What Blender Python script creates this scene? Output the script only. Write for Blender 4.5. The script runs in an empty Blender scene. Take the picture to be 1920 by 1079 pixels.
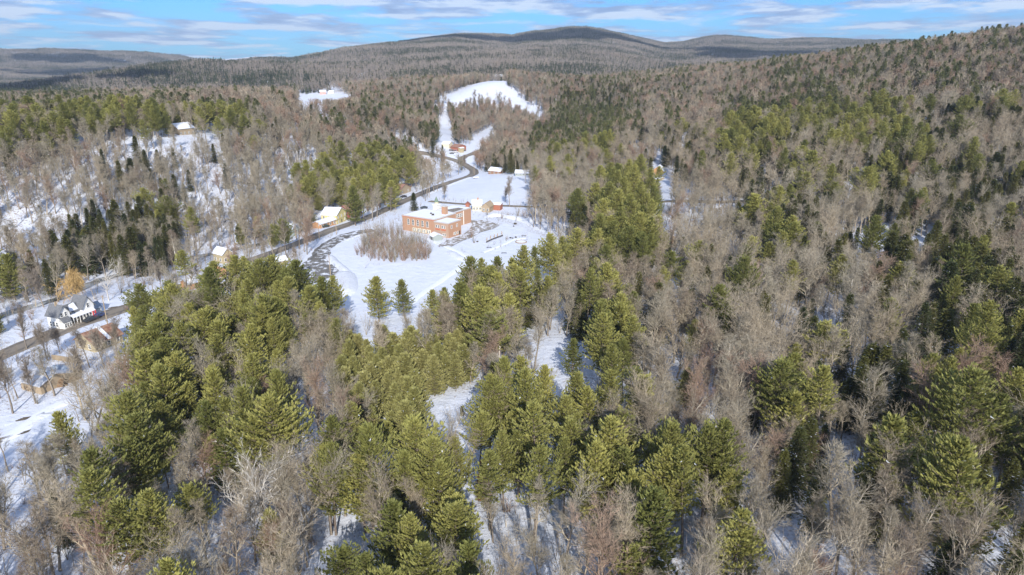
import bpy, bmesh, math, random
import numpy as np
from mathutils import Vector, Matrix

SC = bpy.context.scene
COL = SC.collection
rnd = random.Random(11)
nr = np.random.RandomState(7)

# ------------------------------------------------------------------ camera, light, exposure
CAMZ = 85.0
TH = math.radians(18.3)
FPX = 1280.0
cam_data = bpy.data.cameras.new("camera")
cam = bpy.data.objects.new("camera", cam_data)
COL.objects.link(cam)
cam.location = (0, 0, CAMZ)
cam.rotation_euler = (math.radians(90) - TH, 0, 0)
cam_data.sensor_width = 36
cam_data.lens = 36 * FPX / 1920
cam_data.clip_start = 0.5
cam_data.clip_end = 30000
SC.camera = cam

SUN_EL = math.radians(29)
SUN_AZ = math.radians(173)          # clockwise from +Y: behind the camera, a touch to the right
world = bpy.data.worlds.new("World")
SC.world = world
world.use_nodes = True
sun_d = bpy.data.lights.new("sun", 'SUN')
sun_d.energy = 5.0
sun_d.angle = math.radians(0.5)
sun_d.color = (1.0, 0.945, 0.86)
sun = bpy.data.objects.new("sun", sun_d)
COL.objects.link(sun)
S = Vector((math.sin(SUN_AZ) * math.cos(SUN_EL), math.cos(SUN_AZ) * math.cos(SUN_EL), math.sin(SUN_EL)))
sun.rotation_euler = S.to_track_quat('Z', 'Y').to_euler()
SC.view_settings.view_transform = 'Standard'
SC.view_settings.look = 'None'
SC.view_settings.exposure = 0.47
SC.view_settings.gamma = 1
SC.view_settings.use_curve_mapping = False
SC.render.engine = 'CYCLES'
SC.cycles.max_bounces = 5
SC.cycles.diffuse_bounces = 3
SC.cycles.transparent_max_bounces = 4

def build_world():
    nt = world.node_tree; N = nt.nodes; L = nt.links
    N.clear()
    out = N.new('ShaderNodeOutputWorld')
    bg = N.new('ShaderNodeBackground'); bg.inputs['Strength'].default_value = 0.095
    sky = N.new('ShaderNodeTexSky'); sky.sky_type = 'NISHITA'; sky.sun_disc = False
    sky.sun_elevation = SUN_EL; sky.sun_rotation = SUN_AZ
    sky.altitude = 300; sky.air_density = 1.0; sky.dust_density = 0.4; sky.ozone_density = 3.0
    tc = N.new('ShaderNodeTexCoord')
    sp = N.new('ShaderNodeSeparateXYZ'); L.new(tc.outputs['Generated'], sp.inputs[0])
    def mth(op, a, b=None, c=None):
        m = N.new('ShaderNodeMath'); m.operation = op
        for i, v in enumerate((a, b, c)):
            if v is None: continue
            if hasattr(v, 'links'): L.new(v, m.inputs[i])
            else: m.inputs[i].default_value = v
        return m.outputs[0]
    zz = mth('ADD', mth('MAXIMUM', sp.outputs[2], 0.0), 0.075)
    px = mth('DIVIDE', sp.outputs[0], zz); py = mth('DIVIDE', sp.outputs[1], zz)
    cb = N.new('ShaderNodeCombineXYZ'); L.new(px, cb.inputs[0]); L.new(py, cb.inputs[1])
    def noise(scale, detail, rough, off, dist=0.0):
        mp = N.new('ShaderNodeMapping'); mp.inputs['Location'].default_value = off
        mp.inputs['Rotation'].default_value = (0, 0, 0.10); mp.inputs['Scale'].default_value = (1, 0.8, 1)
        L.new(cb.outputs[0], mp.inputs[0])
        n = N.new('ShaderNodeTexNoise'); n.inputs['Scale'].default_value = scale
        n.inputs['Detail'].default_value = detail; n.inputs['Roughness'].default_value = rough
        n.inputs['Distortion'].default_value = dist
        L.new(mp.outputs[0], n.inputs[0]); return n.outputs[0]
    n1 = noise(0.8, 8, 0.58, (3.1, 5.7, 0), 0.15)
    n2 = noise(1.3, 6, 0.6, (9.3, 1.7, 0))
    n3 = noise(0.8, 8, 0.58, (3.1, 5.7 + 0.30, 0), 0.15)     # same field a little further on: lit rims
    d = mth('ADD', n1, mth('MULTIPLY', mth('MINIMUM', mth('MULTIPLY', sp.outputs[2], 1.0), 0.12), 0.9))
    def ramp(fac, stops):
        r = N.new('ShaderNodeValToRGB'); L.new(fac, r.inputs[0])
        e = r.color_ramp.elements
        while len(e) < len(stops): e.new(0.5)
        for i, (p, c) in enumerate(stops):
            e[i].position = p; e[i].color = (*c, 1)
        return r.outputs[0]
    cov = ramp(d, [(0.485, (0, 0, 0)), (0.585, (0.88, 0.88, 0.88))])
    # clear sky: nishita tinted towards the deep cyan blue of a cold clear day
    mul = N.new('ShaderNodeMix'); mul.data_type = 'RGBA'; mul.blend_type = 'MULTIPLY'; mul.inputs[0].default_value = 1
    L.new(sky.outputs[0], mul.inputs[6]); mul.inputs[7].default_value = (0.27, 0.72, 1.36, 1)
    shade = mth('ADD', mth('MULTIPLY', mth('SUBTRACT', n1, n3), 1.6), n2)
    ccol = ramp(shade, [(0.38, (2.4, 3.3, 5.5)), (0.50, (3.5, 4.6, 7.0)), (0.62, (6.2, 7.1, 8.6))])
    mix = N.new('ShaderNodeMix'); mix.data_type = 'RGBA'
    L.new(cov, mix.inputs[0]); L.new(mul.outputs[2], mix.inputs[6]); L.new(ccol, mix.inputs[7])
    L.new(mix.outputs[2], bg.inputs[0]); L.new(bg.outputs[0], out.inputs[0])
build_world()

# ------------------------------------------------------------------ helpers: pixels of the photo <-> the place
CT, ST = math.cos(TH), math.sin(TH)
def ray(u, v):
    a = (u - 960) / FPX; b = (539.5 - v) / FPX
    return np.array([a, CT + b * ST, -ST + b * CT])
def proj(x, y, z):
    d = y * CT - (z - CAMZ) * ST
    up = y * ST + (z - CAMZ) * CT
    d = np.maximum(d, 1e-3)
    return 960 + FPX * x / d, 539.5 - FPX * up / d

# terrain control points: (u, v, forward distance) or (u, v, None) for the valley floor, z = 0
CP = []
def cpx(u, v, Y=None, z=None):
    r = ray(u, v)
    if Y is None:
        t = ((z or 0.0) - CAMZ) / r[2]
    else:
        t = Y / r[1]
    p = r * t + np.array([0, 0, CAMZ])
    CP.append((math.atan2(p[0], p[1]), math.log(math.hypot(p[0], p[1])), p[2]))
def cpa(az, r, z): CP.append((math.radians(az), math.log(r), z))
for az in (-55, -25, 0, 25, 55): cpa(az, 40, 0)
for az, z in ((-55, -3), (-25, -1), 0 and 0 or (0, 1), (25, 4), (55, 9)): cpa(az, 100, z)
for az, z in ((-55, -3), (-25, 0), (0, 1), (25, 5), (55, 14)): cpa(az, 170, z)
for az, z in ((-55, -2), (0, 0), (20, 5), (38, 14), (55, 22)): cpa(az, 240, z)
for p in [(0,520),(200,470),(400,440),(550,402),(690,352),(765,322),(775,295),(820,290),(900,275),(960,330),(600,430),
          (700,530),(900,500),(1050,430),(500,560),(300,600),(100,640),(1040,385),(880,360),(800,400),(480,480),(300,530),(100,560)]:
    cpx(*p, z=0)
cpx(1000,270,z=3); cpx(1150,350,z=2); cpx(1300,480,z=4); cpx(900,640,z=1)
for u, v, Y in [(0,275,400),(300,268,430),(420,262,480),(520,250,530),(650,232,640),(740,238,700),
    (0,240,520),(300,240,540),(-60,275,400),
    (300,190,1100),(100,190,1100),(500,200,920),(610,184,1230),(540,190,1100),(720,200,1000),(700,180,1150),
    (320,125,1700),(450,128,1900),(560,130,2000),(200,147,1700),(100,167,1700),(0,178,1700),(300,170,1300),
    (0,160,2600),(100,150,3000),(200,135,3600),(0,122,3800),(0,93,4600),(150,96,4600),(300,100,4700),(400,110,4700),(550,112,4700),(480,106,5200),(350,130,3200),
    (560,112,2400),(650,93,2700),(750,80,3000),(850,70,3300),(920,68,3400),(980,60,3500),(1040,54,3700),(1110,51,3800),(1180,68,3800),(1240,81,3800),
    (1300,72,4500),(1360,69,4600),(1500,74,4700),(1700,77,4800),(1950,78,5000),
    (700,130,1700),(700,160,1350),(900,100,2300),(900,120,1800),(930,141,1500),(1100,100,2300),(1100,130,1700),(1050,160,1350),
    (1250,112,2500),(1250,142,1800),(1400,112,2800),(1400,132,1900),
    (930,152,1080),(890,160,1070),(830,184,1050),(970,170,1030),(1012,200,950),(930,232,900),(850,238,900),(790,205,1050),(930,200,980),
    (1000,230,850),(1100,187,950),(1180,217,800),(1200,167,1100),(1300,142,1250),(1400,142,1000),(1500,128,950),(1600,118,900),(1700,108,850),(1800,92,800),(1900,82,750),(2000,72,730),
    (1920,200,480),(1700,230,480),(1500,240,520),(1300,242,620),(1200,270,560),(1400,300,450),(1600,300,400),(1900,300,380),
    (1300,370,380),(1600,400,320),(1900,400,310),(1700,460,270),(1900,550,225)]:
    cpx(u, v, Y)
cpa(1, 1200, 46); cpa(28, 1400, 70); cpa(36, 1300, 92); cpa(45, 900, 105); cpa(45, 2500, 100); cpa(-50, 1000, 30); cpa(-50, 2500, 20); cpa(-50, 5000, 170); cpa(50, 5000, 220)
for az in (-50, -25, 0, 25, 50): cpa(az, 9000, 60)
CP = np.array(CP)
def _phi(d2): return 0.5 * d2 * np.log(d2 + 1e-12)
def _fit():
    n = len(CP); P = CP[:, :2]
    K = _phi(((P[:, None] - P[None]) ** 2).sum(-1)) + np.eye(n) * 1e-6
    Q = np.hstack([np.ones((n, 1)), P])
    A = np.zeros((n + 3, n + 3)); A[:n, :n] = K; A[:n, n:] = Q; A[n:, :n] = Q.T
    b = np.zeros(n + 3); b[:n] = CP[:, 2]
    return np.linalg.solve(A, b)
_W = _fit()
SKY_AZ = np.array([-0.6656, -0.6181, -0.5672, -0.5127, -0.4547, -0.3932, -0.3416, -0.2948, -0.2606, -0.2257, -0.1902, -0.1543, -0.118, -0.0813, -0.0444, 0.0, 0.0296, 0.0666, 0.1033, 0.1398, 0.1759, 0.2045, 0.2327, 0.2606, 0.288, 0.315, 0.3481, 0.3805, 0.412, 0.4427, 0.5014, 0.6564])
SKY_D = np.array([4.0, 0.7, 1.9, 5.1, 7.8, 10.8, 3.0, 11.6, 9.9, 5.9, 5.5, 6.0, 5.3, 4.0, 7.6, 14.0, 6.8, 3.4, 0.4, 1.4, 7.6, 13.1, 11.1, 5.0, 2.0, 2.7, 2.5, 2.4, 2.7, 4.5, 5.4, 7.7])
def _fbm(x, y, seed, octs=4):
    r = np.random.RandomState(seed); o = 0
    amp, f = 1.0, 1.0
    for _ in range(octs):
        for _ in range(3):
            a = r.uniform(0, 2 * math.pi); p = r.uniform(0, 6.28)
            o = o + amp / 3 * np.sin((x * math.cos(a) + y * math.sin(a)) * f + p + 1.3 * np.sin((x * math.sin(a) - y * math.cos(a)) * f * .7 + p * 2))
        amp *= .5; f *= 2.1
    return o
def H(x, y):
    x = np.asarray(x, float); y = np.asarray(y, float)
    sh = x.shape; x = x.ravel(); y = y.ravel()
    r = np.hypot(x, y); az = np.clip(np.arctan2(x, y), -0.95, 0.95)
    q = np.stack([az, np.log(np.clip(r, 35, 9500))], 1)
    z = np.empty(len(q))
    for i in range(0, len(q), 20000):
        k = _phi(((q[i:i+20000, None] - CP[None, :, :2]) ** 2).sum(-1))
        z[i:i+20000] = k @ _W[:-3] + _W[-3] + q[i:i+20000] @ _W[-2:]
    far = np.clip((r - 1200) / 1500, 0, 1)
    z = z + far * np.minimum(r, 5000) * 0.0032 * _fbm(x / 230, y / 230, 3)
    rb = np.clip((r - 1900) / 900, 0, 1)
    z = z - np.interp(az, SKY_AZ, SKY_D) * rb * rb * (3 - 2 * rb) * r / FPX
    hillside = np.clip((np.abs(z) - 4) / 10, 0, 1)
    z = z + hillside * 1.6 * _fbm(x / 28, y / 28, 5, 3)
    return z.reshape(sh)
def Hs(x, y): return float(H(np.array([x]), np.array([y]))[0])
def at(u, v, lift=0.0):
    """the ground point seen at pixel (u, v)"""
    r = ray(u, v)
    t = np.exp(np.linspace(math.log(40), math.log(9000), 1400))
    p = r[None] * t[:, None]
    z = p[:, 2] + CAMZ; h = H(p[:, 0], p[:, 1]) + lift
    k = np.argmax(z < h)
    if not (z < h).any(): k = len(t) - 1
    k = max(k, 1)
    a0 = z[k-1] - h[k-1]; a1 = z[k] - h[k]
    f = a0 / (a0 - a1) if a0 != a1 else 0
    q = p[k-1] + (p[k] - p[k-1]) * f
    return float(q[0]), float(q[1])
def at_many(pts): return [at(u, v) for u, v in pts]

def inpoly(x, y, poly):
    x = np.asarray(x); y = np.asarray(y); c = np.zeros(x.shape, bool)
    n = len(poly)
    for i in range(n):
        x0, y0 = poly[i]; x1, y1 = poly[(i + 1) % n]
        if y0 == y1: continue
        t = ((y0 > y) != (y1 > y)) & (x < (x1 - x0) * (y - y0) / (y1 - y0) + x0)
        c ^= t
    return c
def wob(x, y):
    """ragged edges for clearings, wider far away"""
    k = np.clip(np.hypot(x, y) / 90, 1.2, 13)
    return k * _fbm(x / (5 * k), y / (5 * k), 41, 3), k * _fbm(x / (5 * k), y / (5 * k), 43, 3)
def dseg(x, y, line):
    d = np.full(np.shape(x), 1e9)
    for (x0, y0), (x1, y1) in zip(line[:-1], line[1:]):
        dx, dy = x1 - x0, y1 - y0; L2 = dx * dx + dy * dy + 1e-9
        t = np.clip(((x - x0) * dx + (y - y0) * dy) / L2, 0, 1)
        d = np.minimum(d, np.hypot(x - x0 - t * dx, y - y0 - t * dy))
    return d
def smooth(line, step=3.0):
    """Catmull-Rom through the points"""
    P = [np.array(p, float) for p in line]; P = [2 * P[0] - P[1]] + P + [2 * P[-1] - P[-2]]
    out = []
    for i in range(1, len(P) - 2):
        n = max(2, int(np.linalg.norm(P[i+1] - P[i]) / step))
        for k in range(n):
            t = k / n
            out.append(0.5 * ((2 * P[i]) + (P[i+1] - P[i-1]) * t + (2*P[i-1] - 5*P[i] + 4*P[i+1] - P[i+2]) * t*t + (3*P[i] - P[i-1] - 3*P[i+1] + P[i+2]) * t**3))
    out.append(P[-2]); return [tuple(p) for p in out]

# open places, outlined on the ground
FIELDS_PX = {
 'school': [(640,566),(628,520),(622,496),(612,478),(622,462),(655,444),(700,432),(752,436),(850,452),(890,432),(915,418),(960,418),(1000,428),(1048,452),(1060,475),(1000,500),(905,505),(850,540),(800,575),(720,600),(670,600)],
 'front': [(600,452),(640,436),(720,405),(780,375),(800,380),(760,405),(752,420),(720,428),(650,440),(610,470),(575,500),(545,510),(560,490)],
 'schoolyard': [(752,405),(800,380),(880,386),(885,402),(915,410),(900,414),(885,425),(850,450),(800,448),(750,434)],
 'upper': [(792,374),(865,338),(905,322),(940,328),(985,322),(1000,345),(1000,384),(900,382)],
 'clearing': [(786,748),(850,738),(905,730),(925,742),(895,780),(860,788),(835,800),(805,795)],
 'clearing2': [(1000,640),(1060,632),(1112,650),(1110,680),(1060,716),(1035,700),(1010,672)],
 'yard': [(-150,770),(30,790),(80,765),(120,745),(150,755),(150,790),(120,830),(60,880),(-150,930)],
 'farm': [(60,650),(150,605),(205,560),(290,535),(330,520),(290,548),(200,590),(80,640)],
 'farm2': [(110,655),(150,626),(230,602),(275,592),(240,650),(190,668),(150,690),(100,680)],
 'mound': [(800,195),(822,183),(850,174),(890,158),(930,148),(962,160),(990,183),(1026,200),(1012,217),(988,210),(965,198),(945,191),(925,189),(905,184),(880,186),(860,193),(835,192)],
 'plateau': [(222,284),(262,278),(322,271),(405,266),(415,252),(395,246),(372,256),(330,258),(290,262),(225,272)],
 'scree': [(878,268),(900,248),(922,236),(934,240),(910,256),(892,276)],
 'lot': [(530,541),(560,517),(600,489),(632,490),(642,510),(630,522),(590,526),(556,541)],
 'farfield': [(548,186),(580,174),(640,172),(672,180),(640,188),(560,192)],
 'gap': [(1600,462),(1640,442),(1668,440),(1660,468),(1690,470),(1712,440),(1738,446),(1728,488),(1704,496),(1690,480),(1640,478)],
 'lane': [(1238,330),(1262,330),(1265,385),(1232,380)],
 'gully': [(812,284),(822,250),(820,222),(835,205),(838,222),(848,236),(852,262),(842,286),(826,292)],
 'plaza': [(835,290),(880,272),(900,278),(885,292),(900,310),(880,318),(850,296)],
}
FIELDS = {k: at_many(v) for k, v in FIELDS_PX.items()}
ROADS_PX = {
 'main': ([(-120,722),(0,668),(100,626),(200,590),(290,560),(360,531),(430,503),(520,471),(600,440),(700,404),(770,372),(830,347),(880,331),(889,322),(878,313),(858,303),(830,295),(790,287),(740,280)], 8.0),
 'side': [[(868,305),(866,297),(885,289),(905,281)], 6.0],
 'drive': ([(470,552),(520,528),(570,505),(600,480),(612,462),(640,446),(672,436),(700,432)], 8.0),
 'cross': ([(806,378),(850,382),(900,385),(960,387),(1040,389),(1110,388),(1230,380),(1300,378),(1400,379),(1480,384)], 4.5),
 'track': ([(800,448),(835,462),(870,478),(905,500)], 3.0),
 'fieldtrack': ([(885,486),(860,503),(825,528),(790,552),(745,590)], 3.2),
 'looptrack': ([(905,474),(925,466),(950,456),(962,450),(985,447)], 2.4),
 'yardtrack': ([(-60,850),(20,818),(60,790),(95,765),(130,752)], 4.0),
}
ROADS = {k: (smooth(at_many(v[0]), 4.0), v[1]) for k, v in ROADS_PX.items()}
RIVER = smooth(at_many([(-120,640),(0,588),(110,556),(170,528),(240,508),(330,488),(420,468),(500,452),(560,430),(640,395),(720,362),(775,335),(790,310),(800,298)]), 5.0)

def mat(name, base, rough=0.8, spec=0.3, fn=None):
    m = bpy.data.materials.new(name); m.use_nodes = True
    nt = m.node_tree; b = nt.nodes['Principled BSDF']
    b.inputs['Base Color'].default_value = (*base, 1)
    b.inputs['Roughness'].default_value = rough
    b.inputs['Specular IOR Level'].default_value = spec
    if fn: fn(nt, b)
    return m
def n_noise(nt, scale, detail=4, rough=0.6, coord='Object', src=None):
    if src is None:
        tc = nt.nodes.new('ShaderNodeTexCoord'); src = tc.outputs[coord]
    n = nt.nodes.new('ShaderNodeTexNoise'); n.inputs['Scale'].default_value = scale
    n.inputs['Detail'].default_value = detail; n.inputs['Roughness'].default_value = rough
    nt.links.new(src, n.inputs['Vector']); return n.outputs[0]
def n_ramp(nt, fac, stops, interp='LINEAR'):
    r = nt.nodes.new('ShaderNodeValToRGB'); nt.links.new(fac, r.inputs[0])
    r.color_ramp.interpolation = interp
    e = r.color_ramp.elements
    while len(e) < len(stops): e.new(0.5)
    for i, (p, c) in enumerate(stops):
        e[i].position = p; e[i].color = (*c, 1) if len(c) == 3 else c
    return r.outputs[0]
def n_mix(nt, fac, a, b, blend='MIX'):
    m = nt.nodes.new('ShaderNodeMix'); m.data_type = 'RGBA'; m.blend_type = blend
    for i, v in ((0, fac), (6, a), (7, b)):
        if hasattr(v, 'links'): nt.links.new(v, m.inputs[i])
        elif i == 0: m.inputs[0].default_value = v
        else: m.inputs[i].default_value = (*v, 1)
    return m.outputs[2]
def n_bump(nt, b, h, strength=0.3, dist=0.1):
    bm = nt.nodes.new('ShaderNodeBump'); bm.inputs['Strength'].default_value = strength
    bm.inputs['Distance'].default_value = dist
    nt.links.new(h, bm.inputs['Height']); nt.links.new(bm.outputs[0], b.inputs['Normal'])
def noisy(name, c1, c2, scale, rough=0.85, spec=0.2, bump=0.0):
    def fn(nt, b):
        n = n_noise(nt, scale); nt.links.new(n_ramp(nt, n, [(0.35, c1), (0.65, c2)]), b.inputs['Base Color'])
        if bump: n_bump(nt, b, n, bump, 0.1)
    return mat(name, c1, rough, spec, fn)

# ------------------------------------------------------------------ mesh helpers
def mesh_from(name, V, F, mats=None, midx=None, smooth_=False):
    me = bpy.data.meshes.new(name)
    V = np.asarray(V, np.float32); 
    if isinstance(F, np.ndarray):
        k = F.shape[1]; n = len(F)
        me.vertices.add(len(V)); me.vertices.foreach_set('co', V.ravel())
        me.loops.add(n * k); me.loops.foreach_set('vertex_index', F.astype(np.int32).ravel())
        me.polygons.add(n)
        me.polygons.foreach_set('loop_start', np.arange(0, n * k, k, dtype=np.int32))
        if midx is not None: me.polygons.foreach_set('material_index', np.asarray(midx, np.int32))
        me.update(calc_edges=True)
    else:
        me.from_pydata([tuple(map(float, v)) for v in V], [], F)
        if midx is not None: me.polygons.foreach_set('material_index', np.asarray(midx, np.int32))
        me.update()
    for m in (mats or []): me.materials.append(m)
    if smooth_: me.polygons.foreach_set('use_smooth', np.ones(len(me.polygons), bool))
    return me
def link(name, me, parent=None, loc=(0, 0, 0), rz=0.0):
    o = bpy.data.objects.new(name, me); COL.objects.link(o)
    o.location = loc; o.rotation_euler = (0, 0, rz)
    if parent is not None: o.parent = parent
    return o
def tag(o, label=None, cat=None, group=None, kind=None):
    if label: o['label'] = label
    if cat: o['category'] = cat
    if group: o['group'] = group
    if kind: o['kind'] = kind
    return o
class MB:
    """collects boxes, prisms and tubes and builds ONE mesh"""
    def __init__(s): s.V = []; s.F = []
    def add(s, V, F):
        o = len(s.V); s.V += [tuple(v) for v in V]; s.F += [tuple(i + o for i in f) for f in F]; return s
    def box(s, x0, y0, z0, x1, y1, z1):
        V = [(x0,y0,z0),(x1,y0,z0),(x1,y1,z0),(x0,y1,z0),(x0,y0,z1),(x1,y0,z1),(x1,y1,z1),(x0,y1,z1)]
        return s.add(V, [(0,3,2,1),(4,5,6,7),(0,1,5,4),(1,2,6,5),(2,3,7,6),(3,0,4,7)])
    def prism(s, poly, z0, z1):
        n = len(poly)
        V = [(x, y, z0) for x, y in poly] + [(x, y, z1) for x, y in poly]
        return s.add(V, [tuple(range(n))[::-1], tuple(range(n, 2*n))] + [(i, (i+1) % n, n + (i+1) % n, n + i) for i in range(n)])
    def tube(s, p0, p1, r0, r1=None, n=6):
        r1 = r0 if r1 is None else r1
        p0 = Vector(p0); p1 = Vector(p1); d = (p1 - p0).normalized()
        a = d.orthogonal().normalized(); b = d.cross(a)
        V = [p0 + (a * math.cos(t) + b * math.sin(t)) * r0 for t in [2*math.pi*i/n for i in range(n)]] + \
            [p1 + (a * math.cos(t) + b * math.sin(t)) * r1 for t in [2*math.pi*i/n for i in range(n)]]
        return s.add(V, [(i, (i+1) % n, n + (i+1) % n, n + i) for i in range(n)] + [tuple(range(n))[::-1], tuple(range(n, 2*n))])
    def build(s, name, m, parent=None, loc=(0,0,0), rz=0.0):
        me = mesh_from(name, s.V, s.F, [m]); return link(name, me, parent, loc, rz)
    def mesh(s, name, m): return mesh_from(name, s.V, s.F, [m])
# ------------------------------------------------------------------ ground
def build_ground():
    azs = np.radians(np.concatenate([np.arange(-180, -46, 3.0), np.arange(-46, 46, 0.22), np.arange(46, 180.1, 3.0)]))
    rs = [0.5, 6, 14, 24, 36]
    r = 46.0
    while r < 9500: rs.append(r); r *= 1.012 if r < 1300 else 1.016
    rs = np.array(rs + [9500, 14000, 22000])
    A, R = np.meshgrid(azs, rs)
    X = R * np.sin(A); Y = R * np.cos(A)
    Z = H(X, Y)
    # behind the camera the ground stays level
    Z = np.where(np.abs(A) > 0.95, Z * np.clip(1 - (np.abs(A) - 0.95) / 0.5, 0.1, 1), Z)
    n, m = len(rs), len(azs)
    # cut banks of the stream and the soft plow berms beside roads
    x = X.ravel(); y = Y.ravel(); z = Z.ravel().copy()
    sel = (np.hypot(x, y) < 1000)
    dr = np.full(len(x), 1e3); dr[sel] = dseg(x[sel], y[sel], RIVER)
    z -= 1.3 * np.exp(-(dr / 5.0) ** 2)
    openm = np.zeros(len(x))
    for k, P in FIELDS.items():
        jx, jy = wob(x, y); ins = inpoly(x + jx, y + jy, P); openm = np.maximum(openm, ins * (0.55 if k in ('mound', 'gully', 'scree', 'plateau') else 1.0))
    droad = np.full(len(x), 1e3)
    for k, (ln, w) in ROADS.items():
        droad[sel] = np.minimum(droad[sel], dseg(x[sel], y[sel], ln) - w / 2)
    openm = np.maximum(openm, (droad < 4.0) * 0.8)
    V = np.stack([x, y, z], 1)
    i = np.arange(n - 1)[:, None] * m + np.arange(m - 1)[None]
    F = np.stack([i, i + 1, i + m + 1, i + m], -1).reshape(-1, 4)[:, ::-1]
    def fn(nt, b):
        geo = nt.nodes.new('ShaderNodeNewGeometry')
        at1 = nt.nodes.new('ShaderNodeAttribute'); at1.attribute_name = 'open'
        at2 = nt.nodes.new('ShaderNodeAttribute'); at2.attribute_name = 'steep'
        P = geo.outputs['Position']
        n1 = n_noise(nt, 0.10, 9, 0.74, src=P); n2 = n_noise(nt, 1.1, 5, 0.75, src=P); n3 = n_noise(nt, 0.02, 4, 0.6, src=P)
        snow = n_ramp(nt, n1, [(0.3, (0.55, 0.59, 0.68)), (0.7, (0.64, 0.67, 0.74))])
        litter = n_ramp(nt, n2, [(0.3, (0.10, 0.068, 0.045)), (0.7, (0.26, 0.19, 0.135))])
        add = nt.nodes.new('ShaderNodeMath'); add.operation = 'ADD'; nt.links.new(n2, add.inputs[0])
        mm = nt.nodes.new('ShaderNodeMath'); mm.operation = 'MULTIPLY_ADD'; nt.links.new(n3, mm.inputs[0]); mm.inputs[1].default_value = 0.5; mm.inputs[2].default_value = -0.25
        nt.links.new(mm.outputs[0], add.inputs[1])
        cover = n_ramp(nt, add.outputs[0], [(0.53, (0, 0, 0)), (0.66, (1, 1, 1))])
        inv = nt.nodes.new('ShaderNodeMath'); inv.operation = 'SUBTRACT'; inv.inputs[0].default_value = 1.0; nt.links.new(at1.outputs['Fac'], inv.inputs[1])
        f = nt.nodes.new('ShaderNodeMath'); f.operation = 'MULTIPLY'; nt.links.new(cover, f.inputs[0]); nt.links.new(inv.outputs[0], f.inputs[1])
        nt.links.new(n_mix(nt, f.outputs[0], snow, litter), b.inputs['Base Color'])
        n_bump(nt, b, n_noise(nt, 0.28, 8, 0.7, src=P), 0.8, 0.9)
    g = mat('snowy ground', (0.8, 0.8, 0.85), 0.7, 0.25, fn)
    # thin snow on the steep bank across the river lets leaves and brush through
    openm -= 0.35 * (np.clip((z - 4) / 6, 0, 1) * (x < -60) * (y < 640) * (y > 250))
    me = mesh_from('ground', V, F, [g], None, True)
    a = me.attributes.new('open', 'FLOAT', 'POINT'); a.data.foreach_set('value', openm.astype(np.float32))
    tag(link('ground', me), kind='structure')
build_ground()

def ribbon(name, line, w, m, lift=0.3, edge=0.0, seed=0):
    V = []; F = []
    P = np.array(line); n = len(P)
    T = np.gradient(P, axis=0); T /= np.linalg.norm(T, axis=1)[:, None] + 1e-9
    N = np.stack([-T[:, 1], T[:, 0]], 1)
    K = 7
    offs = np.linspace(-w / 2, w / 2, K)
    rr = np.random.RandomState(seed)
    jit = rr.uniform(-edge, edge, (n, 2))
    X = np.empty((n, K)); Y = np.empty((n, K))
    for k, o in enumerate(offs):
        oo = np.full(n, o)
        if k == 0: oo = oo + jit[:, 0]
        if k == K - 1: oo = oo + jit[:, 1]
        X[:, k] = P[:, 0] + N[:, 0] * oo; Y[:, k] = P[:, 1] + N[:, 1] * oo
    Z = H(X, Y) + lift
    Z[:, 0] -= 0.25; Z[:, -1] -= 0.25
    V = np.stack([X.ravel(), Y.ravel(), Z.ravel()], 1)
    i = np.arange(n - 1)[:, None] * K + np.arange(K - 1)[None]
    F = np.stack([i, i + 1, i + K + 1, i + K], -1).reshape(-1, 4)
    me = mesh_from(name, V, F, [m], None, True)
    uv = me.attributes.new('across', 'FLOAT', 'POINT'); uv.data.foreach_set('value', np.tile(np.linspace(0, 1, K), n).astype(np.float32))
    return tag(link(name, me), kind='structure')

def road_fn(snowy, dark, tan):
    def fn(nt, b):
        P = nt.nodes.new('ShaderNodeNewGeometry').outputs['Position']
        a = nt.nodes.new('ShaderNodeAttribute'); a.attribute_name = 'across'
        n = n_noise(nt, 0.5, 6, 0.7, src=P); nb = n_noise(nt, 0.08, 4, 0.6, src=P)
        tracks = n_ramp(nt, a.outputs['Fac'], [(0.05, tan), (0.2, dark), (0.34, tan), (0.5, tan), (0.68, tan), (0.8, dark), (0.95, tan)])
        base = n_mix(nt, n_ramp(nt, n, [(0.35, (0, 0, 0)), (0.7, (0.7, 0.7, 0.7))]), tracks, tan)
        sn = n_ramp(nt, n_noise(nt, 0.35, 5, 0.75, src=P), [(snowy - 0.05, (0, 0, 0)), (snowy + 0.03, (1, 1, 1))])
        nt.links.new(n_mix(nt, sn, base, (0.66, 0.69, 0.76)), b.inputs['Base Color'])
    return fn
M_road = mat('salted road', (0.2, 0.18, 0.15), 0.75, 0.3, road_fn(0.74, (0.085, 0.078, 0.07), (0.20, 0.172, 0.14)))
M_drive = mat('patchy asphalt', (0.1, 0.1, 0.1), 0.7, 0.3, road_fn(0.565, (0.06, 0.06, 0.06), (0.135, 0.125, 0.112)))
M_track = mat('packed snow', (0.6, 0.6, 0.64), 0.7, 0.3, road_fn(0.42, (0.30, 0.29, 0.28), (0.62, 0.62, 0.63)))
M_ice = noisy('dark water and ice', (0.06, 0.065, 0.06), (0.45, 0.47, 0.48), 0.12, 0.25, 0.5)
ribbon('road', *ROADS['main'], M_road, 0.32, 0.35)
ribbon('road', *ROADS['side'], M_road, 0.32, 0.3)
ribbon('driveway', *ROADS['drive'], M_drive, 0.30, 0.8, 3)
ribbon('road', *ROADS['cross'], noisy('narrow dark road', (0.10, 0.09, 0.075), (0.22, 0.18, 0.14), 0.4), 0.32, 0.3)
ribbon('path', *ROADS['track'], M_track, 0.26, 0.4)
ribbon('path', *ROADS['yardtrack'], M_track, 0.26, 0.5)
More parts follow.
